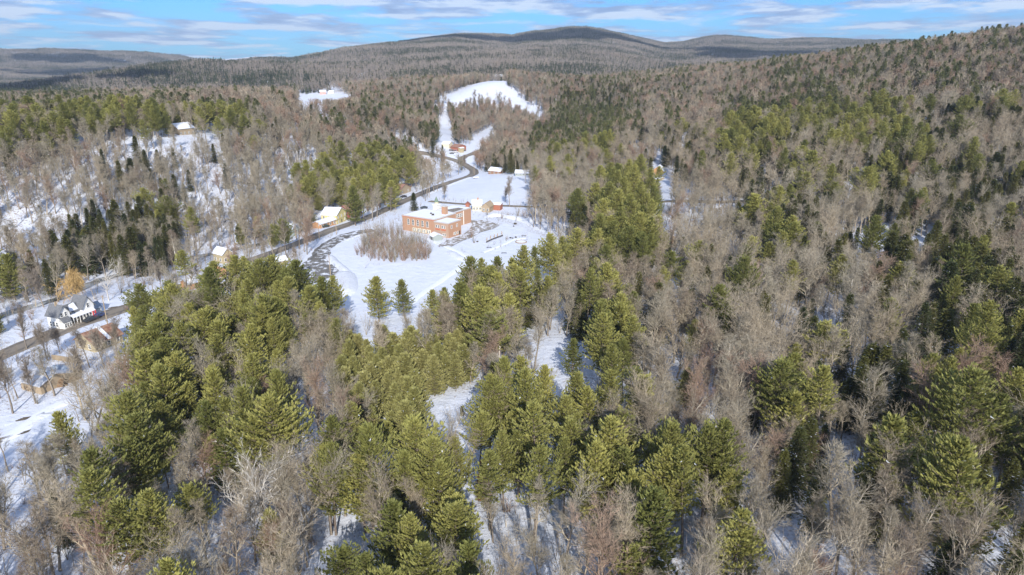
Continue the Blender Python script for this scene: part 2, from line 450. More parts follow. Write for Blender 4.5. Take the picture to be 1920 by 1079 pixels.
M_faint = mat('snow pressed by wheels', (0.6, 0.62, 0.68), 0.7, 0.3, road_fn(0.30, (0.42, 0.45, 0.53), (0.60, 0.63, 0.70)))
ribbon('path', *ROADS['fieldtrack'], M_faint, 0.2, 0.25, 7)
ribbon('path', *ROADS['looptrack'], M_faint, 0.2, 0.25, 8)
ribbon('stream', RIVER, 5.0, M_ice, -0.55, 1.4, 5)

def sheet(name, poly, m, lift, n=26, kind='structure', label=None, cat=None):
    """a flat surface over a polygon, following the ground"""
    P = np.array(poly); x0, y0 = P.min(0); x1, y1 = P.max(0)
    bm = bmesh.new()
    vs = [bm.verts.new((x, y, 0)) for x, y in poly]
    bm.faces.new(vs)
    bmesh.ops.triangulate(bm, faces=bm.faces[:])
    for _ in range(3): bmesh.ops.subdivide_edges(bm, edges=bm.edges[:], cuts=1, use_grid_fill=True)
    C = np.array([v.co[:] for v in bm.verts]); z = H(C[:, 0], C[:, 1]) + lift
    for v, zz in zip(bm.verts, z): v.co.z = zz
    me = bpy.data.meshes.new(name); bm.to_mesh(me); bm.free(); me.materials.append(m)
    a = me.attributes.new('across', 'FLOAT', 'POINT'); a.data.foreach_set('value', np.full(len(me.vertices), 0.5, np.float32))
    o = link(name, me)
    tag(o, label, cat, kind=kind); return o
LOT = at_many([(530,542),(562,517),(598,492),(618,488),(630,494),(637,508),(622,520),(590,531),(556,545)])
sheet('parking_lot', LOT, M_drive, 0.34)
LOT2 = at_many([(882,414),(905,414),(938,422),(925,430),(902,436),(885,446),(868,452),(845,464),(820,462),(838,452),(866,443),(880,432),(886,422)])
M_gravel = mat('wet gravel with thawed patches', (0.1, 0.1, 0.1), 0.8, 0.3, road_fn(0.535, (0.12, 0.11, 0.10), (0.22, 0.195, 0.165)))
sheet('parking_lot', LOT2, M_gravel, 0.34)

# snow banks pushed up by the plow
def snowbank(line_px, w, h, seed=0):
    ln = smooth(at_many(line_px), 1.5); P = np.array(ln); n = len(P)
    T = np.gradient(P, axis=0); T /= np.linalg.norm(T, axis=1)[:, None] + 1e-9
    N = np.stack([-T[:, 1], T[:, 0]], 1); K = 7
    rr = np.random.RandomState(seed); V = []
    hh = h * (0.75 + 0.5 * np.convolve(rr.rand(n), np.ones(5) / 5, 'same'))
    for i in range(n):
        e = min(i, n - 1 - i, 4) / 4
        for k in range(K):
            t = k / (K - 1) * 2 - 1
            q = P[i] + N[i] * t * w / 2 * (0.6 + 0.4 * e)
            V.append((q[0], q[1], math.cos(t * math.pi / 2) ** 0.8 * hh[i] * e + rr.uniform(-.06, .06) - 0.05))
    V = np.array(V); V[:, 2] += H(V[:, 0], V[:, 1])
    i = np.arange(n - 1)[:, None] * K + np.arange(K - 1)[None]
    F = np.stack([i, i + 1, i + K + 1, i + K], -1).reshape(-1, 4)
    tag(link('snow_bank', mesh_from('snow_bank', V, F, [M_bank], None, True)), kind='structure')
def snow_fn(nt, b):
    P = nt.nodes.new('ShaderNodeNewGeometry').outputs['Position']
    n = n_noise(nt, 0.5, 6, 0.7, src=P)
    nt.links.new(n_ramp(nt, n, [(0.3, (0.64, 0.67, 0.74)), (0.7, (0.74, 0.76, 0.81))]), b.inputs['Base Color'])
    n_bump(nt, b, n, 0.5, 0.3)
M_snow = mat('snow', (0.82, 0.83, 0.87), 0.65, 0.25, snow_fn)
def bank_fn(nt, b):
    P = nt.nodes.new('ShaderNodeNewGeometry').outputs['Position']; n = n_noise(nt, 0.9, 7, 0.72, src=P)
    nt.links.new(n_ramp(nt, n, [(0.3, (0.46, 0.46, 0.49)), (0.48, (0.60, 0.63, 0.69)), (0.7, (0.68, 0.70, 0.76))]), b.inputs['Base Color']); n_bump(nt, b, n, 0.9, 0.6)
M_bank = mat('plowed snow', (0.62, 0.65, 0.71), 0.7, 0.25, bank_fn)
snowbank([(640,508),(648,520),(650,540),(640,558)], 9, 1.9, 1)
snowbank([(616,478),(626,492),(640,503),(655,518)], 5, 1.4, 2)
snowbank([(905,408),(935,405),(975,412),(1010,420)], 6, 1.6, 3)
snowbank([(842,470),(858,482),(880,492)], 5, 1.0, 4)
snowbank([(866,470),(884,484),(900,494)], 3.5, 0.8, 5)
snowbank([(60,778),(80,780),(95,772)], 5, 1.3, 7)
snowbank([(640,455),(672,442),(705,437)], 2.5, 0.5, 9)
snowbank([(925,405),(960,407),(1000,425),(1040,443)], 3, 0.7, 10)
snowbank([(800,366),(850,345),(885,332)], 3, 0.7, 12)

# ------------------------------------------------------------------ trees: shapes
class Seg:
    """branches as three-sided tubes and twigs as single slivers"""
    def __init__(s): s.T = []; s.W = []; s.T3 = []
    def tube(s, a, b, r0, r1): s.T.append((*a, *b, r0, r1))
    def twig(s, a, b, w): s.W.append((*a, *b, w))
    @staticmethod
    def tubes_mesh(T, name, m):
        T = np.array(T); a = T[:, 0:3]; b = T[:, 3:6]; d = b - a; d /= np.linalg.norm(d, axis=1)[:, None] + 1e-9
        ref = np.where(np.abs(d[:, 2:3]) > 0.9, np.array([[1., 0, 0]]), np.array([[0, 0, 1.]]))
        e1 = np.cross(d, ref); e1 /= np.linalg.norm(e1, axis=1)[:, None]; e2 = np.cross(d, e1)
        V = []
        for base, r in ((a, T[:, 6:7]), (b, T[:, 7:8])):
            for k in range(3):
                t = 2 * math.pi * k / 3; V.append(base + (e1 * math.cos(t) + e2 * math.sin(t)) * r)
        V = np.stack(V, 1).reshape(-1, 3); n = len(T); o = np.arange(n)[:, None] * 6
        F = np.concatenate([o + np.array([[k, (k + 1) % 3, 3 + (k + 1) % 3, 3 + k]]) for k in range(3)])
        return mesh_from(name, V, F, [m], None, True)
    @staticmethod
    def slivers(W, r):
        W = np.array(W); a = W[:, :3]; b = W[:, 3:6]; d = b - a
        s_ = np.cross(d, r.normal(size=a.shape)); s_ /= np.linalg.norm(s_, axis=1)[:, None] + 1e-9
        w = W[:, 6:7] / 2
        V = np.stack([a - s_ * w, a + s_ * w, b], 1).reshape(-1, 3)
        return V, np.arange(len(V)).reshape(-1, 3)
def vrot(d, ang, az, r=None):
    """tilt the unit vector d by ang around itself at az"""
    d = np.asarray(d); ref = np.array([1., 0, 0]) if abs(d[2]) > 0.9 else np.array([0, 0, 1.])
    a = np.cross(d, ref); a /= np.linalg.norm(a); b = np.cross(d, a)
    return d * math.cos(ang) + (a * math.cos(az) + b * math.sin(az)) * math.sin(ang)
def nrm(v): return v / (np.linalg.norm(v) + 1e-9)

def bare_tree(seed, h, trunk, spread, n1, style='maple', fine=1.0, tw=0.036, levels=3):
    """returns trunk tubes, limb tubes and twig slivers. trunk: clear height share; spread: crown radius"""
    R = np.random.RandomState(seed); tr = Seg(); cr = Seg()
    r0 = 0.017 * h + 0.05
    # trunk, slightly wavering
    p = np.array([0., 0, -0.4]); d = nrm(np.array([R.uniform(-.06, .06), R.uniform(-.06, .06), 1.]))
    nseg = 9; pts = [p]
    top = h * (0.92 if style in ('birch', 'pole') else 0.62 if style == 'oak' else 0.8)
    for i in range(nseg):
        d = nrm(d + R.normal(0, 0.05 if style != 'oak' else 0.10, 3) * np.array([1, 1, .2])); p = p + d * (top + .4) / nseg; pts.append(p)
    rad = lambda t: r0 * (1 - t) ** 0.8 * 0.92 + r0 * 0.09
    for i in range(nseg): tr.tube(pts[i], pts[i+1], rad(i / nseg), rad((i + 1) / nseg))
    def on(t):
        q = t * nseg; i = min(int(q), nseg - 1); return pts[i] + (pts[i+1] - pts[i]) * (q - i)
    def grow(p, d, L, r, lev):
        n = 5 if lev == 1 else 4 if lev == 2 else 3
        for i in range(n):
            up = 0.10 if style != 'oak' else 0.07
            if style == 'willow': up = -0.25 if lev > 1 else 0.05
            d = nrm(d + R.normal(0, 0.16, 3) + np.array([0, 0, up]))
            q = p + d * L / n
            (cr.T3 if lev >= 3 else cr.T).append((*p, *q, r * (1 - i / n * .75), r * (1 - (i + 1) / n * .75)))
            if lev < levels:
                for _ in range(R.randint(0, 3) if lev > 1 else (2 if i else 1)):
                    if i == 0 and lev == 1 and style == 'oak': continue
                    grow(q, vrot(d, R.uniform(.45, 1.0), R.uniform(0, 6.28)), L * R.uniform(.38, .62), r * (.6 - .25 * i / n) * (.75 if lev == 2 else 1), lev + 1)
            else:
                k = R.poisson(1.2 * fine)
                for _ in range(k):
                    e = vrot(d, R.uniform(.25, .95), R.uniform(0, 6.28)); 
                    if style == 'willow':
                        e = nrm(e * 0.5 + np.array([0, 0, -1.0])); l = R.uniform(1.2, 3.2)
                    else: l = R.uniform(.5, 1.25) * (h / 18) ** .5; e = nrm(e + np.array([0, 0, .25]))
                    cr.twig(p + (q - p) * R.rand(), q + e * l, tw * R.uniform(.6, 1.3))
            p = q
        if lev >= 2:
            for _ in range(R.poisson(2 * fine)):
                e = vrot(d, R.uniform(.05, .6), R.uniform(0, 6.28)); cr.twig(p, p + e * R.uniform(.5, 1.3) * (1.8 if style == 'willow' else 1), tw)
    for i in range(n1):
        t = trunk + (1 - trunk) * ((i + R.rand()) / n1) ** 0.85
        t = min(t, .99)
        ta = math.radians({'maple': 42, 'oak': 62, 'birch': 38, 'pole': 48, 'willow': 50}[style]) * R.uniform(.75, 1.2) * (1 - .35 * t)
        prof = (1 - ((t - trunk) / (1 - trunk)) ** 1.6 * .6)
        L = spread * 1.25 * prof * R.uniform(.7, 1.15)
        grow(on(t), vrot(np.array([0, 0, 1.]), ta, i * 2.4 + R.uniform(-.5, .5)), L, rad(t) * R.uniform(.5, .78), 1)
    if style in ('maple', 'oak'):
        for _ in range(3): grow(pts[-1], vrot(d, R.uniform(.15, .5), R.uniform(0, 6.28)), h - top + spread * .2, rad(.95) + .02, 1)
    return tr, cr
def shrub_shape(seed, h, stems, spread, tw=0.05):
    R = np.random.RandomState(seed); cr = Seg()
    for i in range(stems):
        az = R.uniform(0, 6.28); t = R.uniform(.05, .55) 
        d = nrm(np.array([math.cos(az) * t * spread, math.sin(az) * t * spread, 1.])); p = np.array([math.cos(az), math.sin(az), 0]) * R.uniform(0, .3) * spread
        L = h * R.uniform(.7, 1.1); n = 4; r = .02 + .006 * h
        for k in range(n):
            d = nrm(d + R.normal(0, .09, 3)); q = p + d * L / n
            cr.tube(p, q, r * (1 - k / n), r * (1 - (k + 1) / n) + .004)
            for _ in range(3 if k else 1):
                e = vrot(d, R.uniform(.2, .7), R.uniform(0, 6.28)); cr.twig(q, q + e * L * R.uniform(.12, .32), tw * R.uniform(.6, 1.2))
            p = q
    return cr

def conifer(seed, h, rmax, base, style='pine', dens=1.0):
    """trunk tubes, branch tubes, needle slivers and snow slivers"""
    R = np.random.RandomState(seed); tr = Seg(); br = Seg(); W = []; SN = []
    r0 = 0.014 * h + .05
    lean = R.uniform(-.02, .02, 2)
    ax = lambda z: np.array([lean[0] * z + .12 * math.sin(z * .35 + seed), lean[1] * z + .12 * math.cos(z * .3 + seed), z])
    ns = 9
    for i in range(ns):
        z0 = -0.4 + (h + .2) * i / ns; z1 = -0.4 + (h + .2) * (i + 1) / ns
        tr.tube(ax(z0), ax(z1), r0 * (1 - z0 / h * .97) if z0 > 0 else r0, max(r0 * (1 - z1 / h * .97), .012))
    pine = style in ('pine', 'young')
    gap = {'pine': .95, 'young': .55, 'hemlock': .5}[style] * (h / 18) ** .4
    z = base * h; ang0 = R.uniform(0, 6.28)
    lop = R.uniform(.75, 1.2, 9)
    while z < h - .25:
        t = (z - base * h) / (h - base * h)
        if pine: prof = min(1, (t + .12) / .34) ** .55 * (1 - t ** 1.35) ** .78 if style == 'pine' else min(1, (t + .3) / .4) * (1 - t ** 1.5) ** .8
        else: prof = min(1, (t + .25) / .3) * (1 - t) ** .82
        Lr = rmax * prof + .25
        nb = R.randint(5, 8) if pine else R.randint(6, 9)
        ang0 += R.uniform(.3, 1)
        for i in range(nb):
            az = ang0 + i * 6.283 / nb + R.uniform(-.3, .3)
            L = Lr * (R.uniform(.6, 1.18) if pine else R.uniform(.75, 1.1)) * lop[int(az * 1.4) % 9] ** (.7 if pine else .3)
            if pine and R.rand() < .07: L *= .4
            el = (-.02 + .75 * t + R.uniform(-.1, .12)) if pine else (-.12 + .45 * t + R.uniform(-.08, .08))
            d = np.array([math.cos(az) * math.cos(el), math.sin(az) * math.cos(el), math.sin(el)])
            p = ax(z + R.uniform(-.15, .15)); n = max(3, int(L / .75)); side = np.array([-math.sin(az), math.cos(az), 0])
            for k in range(n):
                up = .10 if pine else -.06
                d = nrm(d + np.array([0, 0, up * (1 if pine else (1 if k > n * .4 else -.2))]) + R.normal(0, .05, 3)); q = p + d * L / n
                rr = (.018 + .007 * L) * (1 - k / n) + .008
                br.tube(p, q, rr, rr * .8)
                f = (k + 1) / n
                if f > (.28 if pine else .12):
                    wdt = L * (.30 if pine else .24) * (1.15 - f * .75) + .25
                    m = int((5.5 if pine else 5.0) * dens * (.6 + wdt * .7))
                    for _ in range(m):
                        s_ = R.uniform(-1, 1); b0 = p + (q - p) * R.rand() + side * s_ * wdt + d * -abs(s_) * wdt * .15
                        if pine:
                            b0 = b0 + np.array([0, 0, R.uniform(-.1, .16)])
                            for _k in range(3):
                                e = nrm(d * R.uniform(.3, 1.0) + side * (s_ * .9 + R.uniform(-.5, .5)) + np.array([0, 0, R.uniform(.0, .9)]))
                                l = R.uniform(.34, .66); W.append((*(b0 - e * l * .25), *(b0 + e * l), R.uniform(.17, .30)))
                        else:
                            b0 = b0 + np.array([0, 0, -abs(s_) * .18 + R.uniform(-.08, .08)])
                            e = nrm(d * R.uniform(.5, 1.0) + side * (s_ * 1.1 + R.uniform(-.3, .3)) + np.array([0, 0, R.uniform(-.45, .25)]))
                            l = R.uniform(.35, .65); W.append((*(b0 - e * l * .3), *(b0 + e * l), R.uniform(.16, .3)))
                        if R.rand() < (.012 if pine else .03) and f > .35:
                            c = b0 + np.array([0, 0, .07]); e = R.normal(0, 1, 3) * np.array([.17, .17, .04]); e2 = np.cross(e, [0, 0, 1]) * .7
                            SN.append((c - e, c + e, c + e2))
                p = q
        z += gap * R.uniform(.75, 1.2) * (1 - .35 * t)
    for k in range(10):      # leader tuft
        p = ax(h - .3 + R.uniform(-.5, .3)); e = nrm(np.array([R.normal(0, .5), R.normal(0, .5), 1.])); W.append((*p, *(p + e * .6), .2))
    if style == 'pine':       # dead lower limbs
        for k in range(12):
            zz = h * base * R.uniform(.35, 1); az = R.uniform(0, 6.28); l = R.uniform(.6, 2.2)
            d = np.array([math.cos(az), math.sin(az), R.uniform(-.2, .2)]); br.twig(ax(zz), ax(zz) + d * l, .05)
    # coarse needles read better with two-sided slivers widened at mid-length: build as rhombs
    W = np.array(W); a = W[:, :3]; b = W[:, 3:6]; d = b - a
    # blades lie roughly flat so that the tops catch the sun
    upv = np.array([0, 0, 1.]) + R.normal(0, .6, a.shape)
    s_ = np.cross(d, upv); s_ /= np.linalg.norm(s_, axis=1)[:, None] + 1e-9; w = W[:, 6:7] / 2
    mid = a + d * .45
    V = np.stack([a, mid - s_ * w, b, mid + s_ * w], 1).reshape(-1, 3)
    F = np.arange(len(V)).reshape(-1, 4)
    return tr, br, (V, F), SN
# ------------------------------------------------------------------ trees: materials and prototypes
def foliage_mat(name, dark, light, spread=0.35):
    def fn(nt, b):
        oi = nt.nodes.new('ShaderNodeObjectInfo'); geo = nt.nodes.new('ShaderNodeNewGeometry')
        c1 = n_ramp(nt, oi.outputs['Random'], [(0.0, dark), (0.45, tuple((a + b_) / 2 for a, b_ in zip(dark, light))), (1.0, light)])
        v = n_ramp(nt, geo.outputs['Random Per Island'], [(0, (1 - spread,) * 3), (1, (1 + spread * .6,) * 3)])
        c = n_mix(nt, 1.0, c1, v, 'MULTIPLY'); nt.links.new(c, b.inputs['Base Color'])
        tl = nt.nodes.new('ShaderNodeBsdfTranslucent'); nt.links.new(c, tl.inputs[0]); mx = nt.nodes.new('ShaderNodeMixShader'); mx.inputs[0].default_value = 0.38
        nt.links.new(b.outputs[0], mx.inputs[1]); nt.links.new(tl.outputs[0], mx.inputs[2]); nt.links.new(mx.outputs[0], nt.nodes['Material Output'].inputs['Surface'])
    return mat(name, light, 0.6, 0.25, fn)
def twig_mat(name, cols, spread=0.35):
    def fn(nt, b):
        oi = nt.nodes.new('ShaderNodeObjectInfo'); geo = nt.nodes.new('ShaderNodeNewGeometry')
        nz = n_noise(nt, 0.016, 3, 0.7, src=oi.outputs['Location']); mm = nt.nodes.new('ShaderNodeMath'); mm.operation = 'MULTIPLY_ADD'; nt.links.new(nz, mm.inputs[0]); mm.inputs[1].default_value = 2.2; mm.inputs[2].default_value = -0.85
        m2 = nt.nodes.new('ShaderNodeMath'); m2.operation = 'MULTIPLY_ADD'; nt.links.new(oi.outputs['Random'], m2.inputs[0]); m2.inputs[1].default_value = 0.5; nt.links.new(mm.outputs[0], m2.inputs[2])
        n = len(cols); c1 = n_ramp(nt, m2.outputs[0], [(i / (n - 1), c) for i, c in enumerate(cols)])
        v = n_ramp(nt, geo.outputs['Random Per Island'], [(0, (1 - spread,) * 3), (1, (1 + spread * .7,) * 3)])
        nt.links.new(n_mix(nt, 1.0, c1, v, 'MULTIPLY'), b.inputs['Base Color'])
    return mat(name, cols[0], 0.85, 0.15, fn)
M_pine = foliage_mat('pine needles', (0.20, 0.215, 0.065), (0.44, 0.42, 0.13))
M_young = foliage_mat('young pine needles', (0.33, 0.325, 0.115), (0.42, 0.395, 0.16))
M_hem = foliage_mat('hemlock needles', (0.06, 0.078, 0.03), (0.16, 0.155, 0.042))
M_dead = foliage_mat('dead orange needles', (0.44, 0.24, 0.11), (0.52, 0.29, 0.13))
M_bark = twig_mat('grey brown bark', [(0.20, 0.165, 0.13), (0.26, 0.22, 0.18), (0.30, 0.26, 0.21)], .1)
M_pbark = twig_mat('pine bark', [(0.15, 0.12, 0.10), (0.22, 0.18, 0.15)], .1)
M_twig = twig_mat('bare twigs', [(0.20, 0.17, 0.13), (0.25, 0.198, 0.15), (0.285, 0.25, 0.19), (0.315, 0.28, 0.215), (0.265, 0.235, 0.19), (0.36, 0.325, 0.25)])
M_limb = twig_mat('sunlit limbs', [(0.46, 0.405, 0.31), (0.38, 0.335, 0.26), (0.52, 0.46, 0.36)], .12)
M_oak = twig_mat('pale bare limbs', [(0.40, 0.34, 0.25), (0.34, 0.285, 0.21), (0.45, 0.39, 0.30)])
M_white = twig_mat('white bark', [(0.62, 0.58, 0.52), (0.70, 0.66, 0.60)], .15)
M_red = twig_mat('red brown twigs', [(0.27, 0.18, 0.135), (0.31, 0.22, 0.165), (0.30, 0.23, 0.175)])
M_willow = twig_mat('golden willow twigs', [(0.46, 0.31, 0.13), (0.52, 0.36, 0.16)])
M_tan = twig_mat('tan leaves', [(0.5, 0.30, 0.16), (0.44, 0.24, 0.12)])

def join_mesh(name, meshes):
    """one mesh out of several, keeping their materials"""
    bm = bmesh.new(); mats = []; 
    V = []; F = []; MI = []; o = 0
    for me in meshes:
        n = len(me.vertices); co = np.empty(n * 3, np.float32); me.vertices.foreach_get('co', co); V.append(co.reshape(-1, 3))
        k = len(me.polygons); nl = len(me.loops); vi = np.empty(nl, np.int32); me.loops.foreach_get('vertex_index', vi)
        ls = np.empty(k, np.int32); me.polygons.foreach_get('loop_start', ls); mi = np.empty(k, np.int32); me.polygons.foreach_get('material_index', mi)
        F.append((vi + o, ls)); mp = []
        for m in me.materials:
            if m not in mats: mats.append(m)
            mp.append(mats.index(m))
        MI.append(np.array(mp)[mi]); o += n
    bm.free()
    me = bpy.data.meshes.new(name); V = np.concatenate(V)
    vi = np.concatenate([f[0] for f in F]); ls = []; c = 0
    for f in F: ls.append(f[1] + c); c += len(f[0])
    ls = np.concatenate(ls)
    me.vertices.add(len(V)); me.vertices.foreach_set('co', V.ravel())
    me.loops.add(len(vi)); me.loops.foreach_set('vertex_index', vi)
    me.polygons.add(len(ls)); me.polygons.foreach_set('loop_start', ls.astype(np.int32)); me.polygons.foreach_set('material_index', np.concatenate(MI).astype(np.int32))
    me.update(calc_edges=True)
    for m in mats: me.materials.append(m)
    return me
def bare_parts(args, mtr, mtw, rs):
    tr, cr = bare_tree(*args[0], **args[1])
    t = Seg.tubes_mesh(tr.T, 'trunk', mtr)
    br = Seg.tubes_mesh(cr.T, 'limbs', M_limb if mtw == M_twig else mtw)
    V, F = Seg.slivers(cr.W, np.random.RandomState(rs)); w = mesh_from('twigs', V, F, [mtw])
    ms = [br, w] + ([Seg.tubes_mesh(cr.T3, 'small limbs', mtw)] if cr.T3 else [])
    return {'trunk': t, 'crown': join_mesh('crown', ms)}
def con_parts(seed, h, rm, base, style, mf, dens=1.0, bw=1.0):
    tr, br, (V, F), SN = conifer(seed, h, rm, base, style, dens)
    if bw != 1.0:
        Q = V.reshape(-1, 4, 3); c = Q.mean(1, keepdims=True); V = (c + (Q - c) * bw).reshape(-1, 3)
    t = Seg.tubes_mesh(tr.T, 'trunk', M_pbark)
    b = Seg.tubes_mesh(br.T, 'limbs', M_pbark); w = mesh_from('needles', V, F, [mf])
    d = {'trunk': t, 'crown': join_mesh('crown', [b, w])}
    if SN:
        Vs = np.array([p for tri in SN for p in tri]); d['snow'] = mesh_from('snow', Vs, np.arange(len(Vs)).reshape(-1, 3), [M_snow])
    return d
P = {}     # kind -> list of (height, adjective, parts)
P['pine'] = [(h, adj, con_parts(s, h, r, b, 'pine', M_pine)) for s, h, r, b, adj in [
    (1, 20, 6.6, .30, 'tall'), (2, 18, 7.2, .22, 'broad'), (3, 21, 6.2, .42, 'long-trunked'), (4, 16, 6.0, .14, 'skirted'), (5, 19, 7.8, .34, 'wide-limbed'), (6, 15, 4.6, .16, 'slim'), (7, 22, 7.2, .24, 'towering'), (8, 17, 6.4, .46, 'flat-topped'), (9, 20, 5.4, .55, 'bare-legged'), (10, 14, 5.6, .12, 'squat')]]
P['young'] = [(h, adj, con_parts(s, h, r, b, 'young', M_young)) for s, h, r, b, adj in [(11, 11, 3.7, .05, 'bushy'), (12, 9, 3.4, .04, 'rounded'), (13, 13, 3.9, .08, 'pointed')]]
P['hemlock'] = [(h, adj, con_parts(s, h, r, b, 'hemlock', M_hem)) for s, h, r, b, adj in [
    (21, 17, 3.7, .08, 'dense'), (22, 14, 3.3, .05, 'conical'), (23, 19, 4.2, .15, 'lofty'), (24, 11, 2.9, .03, 'low'), (25, 16, 3.0, .12, 'narrow')]]
def B(seed, h, trunk, spread, n1, style, mtr, mtw, **k): return bare_parts(((seed, h, trunk, spread, n1), dict(style=style, **k)), mtr, mtw, seed)
P['bare'] = [(h, adj, B(s, h, t, sp, n, st, m1, m2, **k)) for s, h, t, sp, n, st, m1, m2, k, adj in [
    (31, 18, .38, 4.4, 11, 'maple', M_bark, M_twig, {}, 'brown-twigged'), (32, 16, .30, 4.4, 12, 'maple', M_bark, M_twig, {}, 'round-crowned'),
    (33, 19, .50, 3.2, 10, 'maple', M_bark, M_twig, {}, 'high-crowned'), (34, 17, .42, 2.6, 12, 'pole', M_bark, M_twig, {}, 'slender'),
    (35, 19, .48, 2.4, 12, 'birch', M_white, M_twig, {}, 'pale-stemmed'), (36, 15, .22, 3.6, 12, 'maple', M_bark, M_red, {}, 'red-brown'),
    (37, 18, .34, 6.2, 10, 'oak', M_oak, M_oak, {'fine': .8}, 'pale-limbed'), (38, 16, .28, 5.6, 11, 'oak', M_bark, M_oak, {'fine': .9}, 'open'),
    (39, 14, .35, 2.8, 10, 'pole', M_bark, M_twig, {}, 'thin'), (40, 17, .45, 3.4, 11, 'maple', M_oak, M_oak, {}, 'ashen')]]
ADJ = {k: [a for _, a, _ in v] for k, v in P.items()}
WHOLE = {k: [join_mesh(k, list(p.values())) for _, _, p in v] for k, v in P.items()}

M_midtw = twig_mat('twigs of the middle wood', [(0.19, 0.165, 0.135), (0.235, 0.19, 0.15), (0.255, 0.23, 0.185), (0.29, 0.26, 0.215)])
M_midpine = foliage_mat('needles of the middle wood', (0.105, 0.125, 0.05), (0.22, 0.225, 0.09))
# lighter versions for the middle distance
LOW = {}
LOW['pine'] = [(h, join_mesh('pine', list(con_parts(s, h, r, b, 'pine', M_midpine, .28, 1.7).values()))) for s, h, r, b in [(51, 20, 5.4, .2), (52, 18, 6.0, .15), (53, 22, 5.4, .3)]]
LOW['hemlock'] = [(h, join_mesh('hemlock', list(con_parts(s, h, r, b, 'hemlock', M_hem, .28, 1.7).values()))) for s, h, r, b in [(54, 16, 3.4, .05), (55, 13, 3.0, .05), (56, 18, 3.6, .1)]]
def low_bare(s, h, t, sp, n, st, m1, m2):
    p = B(s, h, t, sp, n, st, m1, m2, levels=2, fine=2.2, tw=.13); return (h, join_mesh('bare', list(p.values())))
LOW['bare'] = [low_bare(61, 16, .3, 4.2, 9, 'maple', M_bark, M_midtw), low_bare(62, 15, .25, 4.0, 9, 'maple', M_bark, M_midtw), low_bare(63, 17, .4, 3.4, 9, 'maple', M_bark, M_midtw),
    low_bare(64, 14, .25, 3.8, 9, 'maple', M_bark, M_red), low_bare(65, 16, .3, 5.0, 8, 'oak', M_oak, M_oak)]
def brush(s, h, n, sp, m, tw=.06):
    c = shrub_shape(s, h, n, sp, tw); V, F = Seg.slivers(c.W, np.random.RandomState(s))
    return join_mesh('brush', [Seg.tubes_mesh(c.T, 'stems', m), mesh_from('tw', V, F, [m])])
BRUSH = [brush(71, 3.2, 14, 1.0, M_red), brush(72, 4.5, 12, .8, M_twig), brush(73, 6.5, 7, .5, M_twig), brush(74, 2.2, 16, 1.2, M_red), brush(75, 7.5, 5, .35, M_oak), brush(76, 3.6, 14, .9, M_twig), brush(77, 10, 3, .14, M_twig, .05), brush(78, 8.5, 2, .12, M_bark, .05), brush(79, 11, 2, .10, M_limb, .05)]

M_farcon = foliage_mat('far conifers', (0.045, 0.062, 0.035), (0.085, 0.10, 0.05))
M_farcon2 = foliage_mat('far hemlocks', (0.028, 0.042, 0.026), (0.055, 0.07, 0.036))
# patches of woodland for the far hills
M_fartw = twig_mat('far twigs', [(0.205, 0.175, 0.155), (0.25, 0.215, 0.19), (0.19, 0.17, 0.16), (0.28, 0.24, 0.205)], .3)
def patch(seed, con, n=38, size=34.0):
    R = np.random.RandomState(seed); TV = []; tris = [[], [], [], []]
    g = int(math.sqrt(n)) + 1
    for i in range(g):
        for j in range(g):
            x = ((i + R.rand()) / g - .5) * size; y = ((j + R.rand()) / g - .5) * size
            if R.rand() < con:
                h = R.uniform(12, 20); r = h * R.uniform(.16, .22); z0 = 1.0
                mi = 1 if R.rand() < .45 else 2
                for L in range(4):
                    za = z0 + (h - z0) * L / 4.3; zb = z0 + (h - z0) * (L + 1.6) / 5.6 + (h * .06); rr = r * (1 - L / 4.6)
                    ph = R.rand() * 6
                    for k in range(6):
                        a = ph + k * 1.047; w = R.uniform(.75, 1.2); a2 = a + .62
                        tris[mi].append(((x + math.cos(a) * rr * w, y + math.sin(a) * rr * w, za + R.uniform(-.3, .3)), (x + math.cos(a2) * rr * .75, y + math.sin(a2) * rr * .75, za + .5), (x, y, min(zb, h))))
            else:
                h = R.uniform(10, 17); mi = 0 if R.rand() < .8 else 3
                tris[mi].append(((x - .18, y, 0), (x + .18, y, 0), (x, y, h * .9)))
                for k in range(22):
                    a = R.rand() * 6.28; t = R.uniform(.3, .8); b = np.array([x, y, h * t]); sp = R.uniform(1.2, 3.2)
                    e = b + np.array([math.cos(a) * sp, math.sin(a) * sp, R.uniform(1.0, h * .3)]); e[2] = min(e[2], h)
                    q = R.normal(size=3); q = q / np.linalg.norm(q) * R.uniform(.14, .30)
                    tris[mi].append((tuple(b - q), tuple(b + q), tuple(e)))
    V = []; MI = []
    for mi, ts in enumerate(tris):
        for t in ts: V += list(t); MI.append(mi)
    return mesh_from('patch', np.array(V), np.arange(len(V)).reshape(-1, 3), [M_fartw, M_farcon, M_farcon2, M_twig], MI)
PATCH = [patch(81, .0), patch(82, .04), patch(83, .12), patch(84, .3), patch(85, .5), patch(86, .75), patch(87, .95), patch(88, .02)]

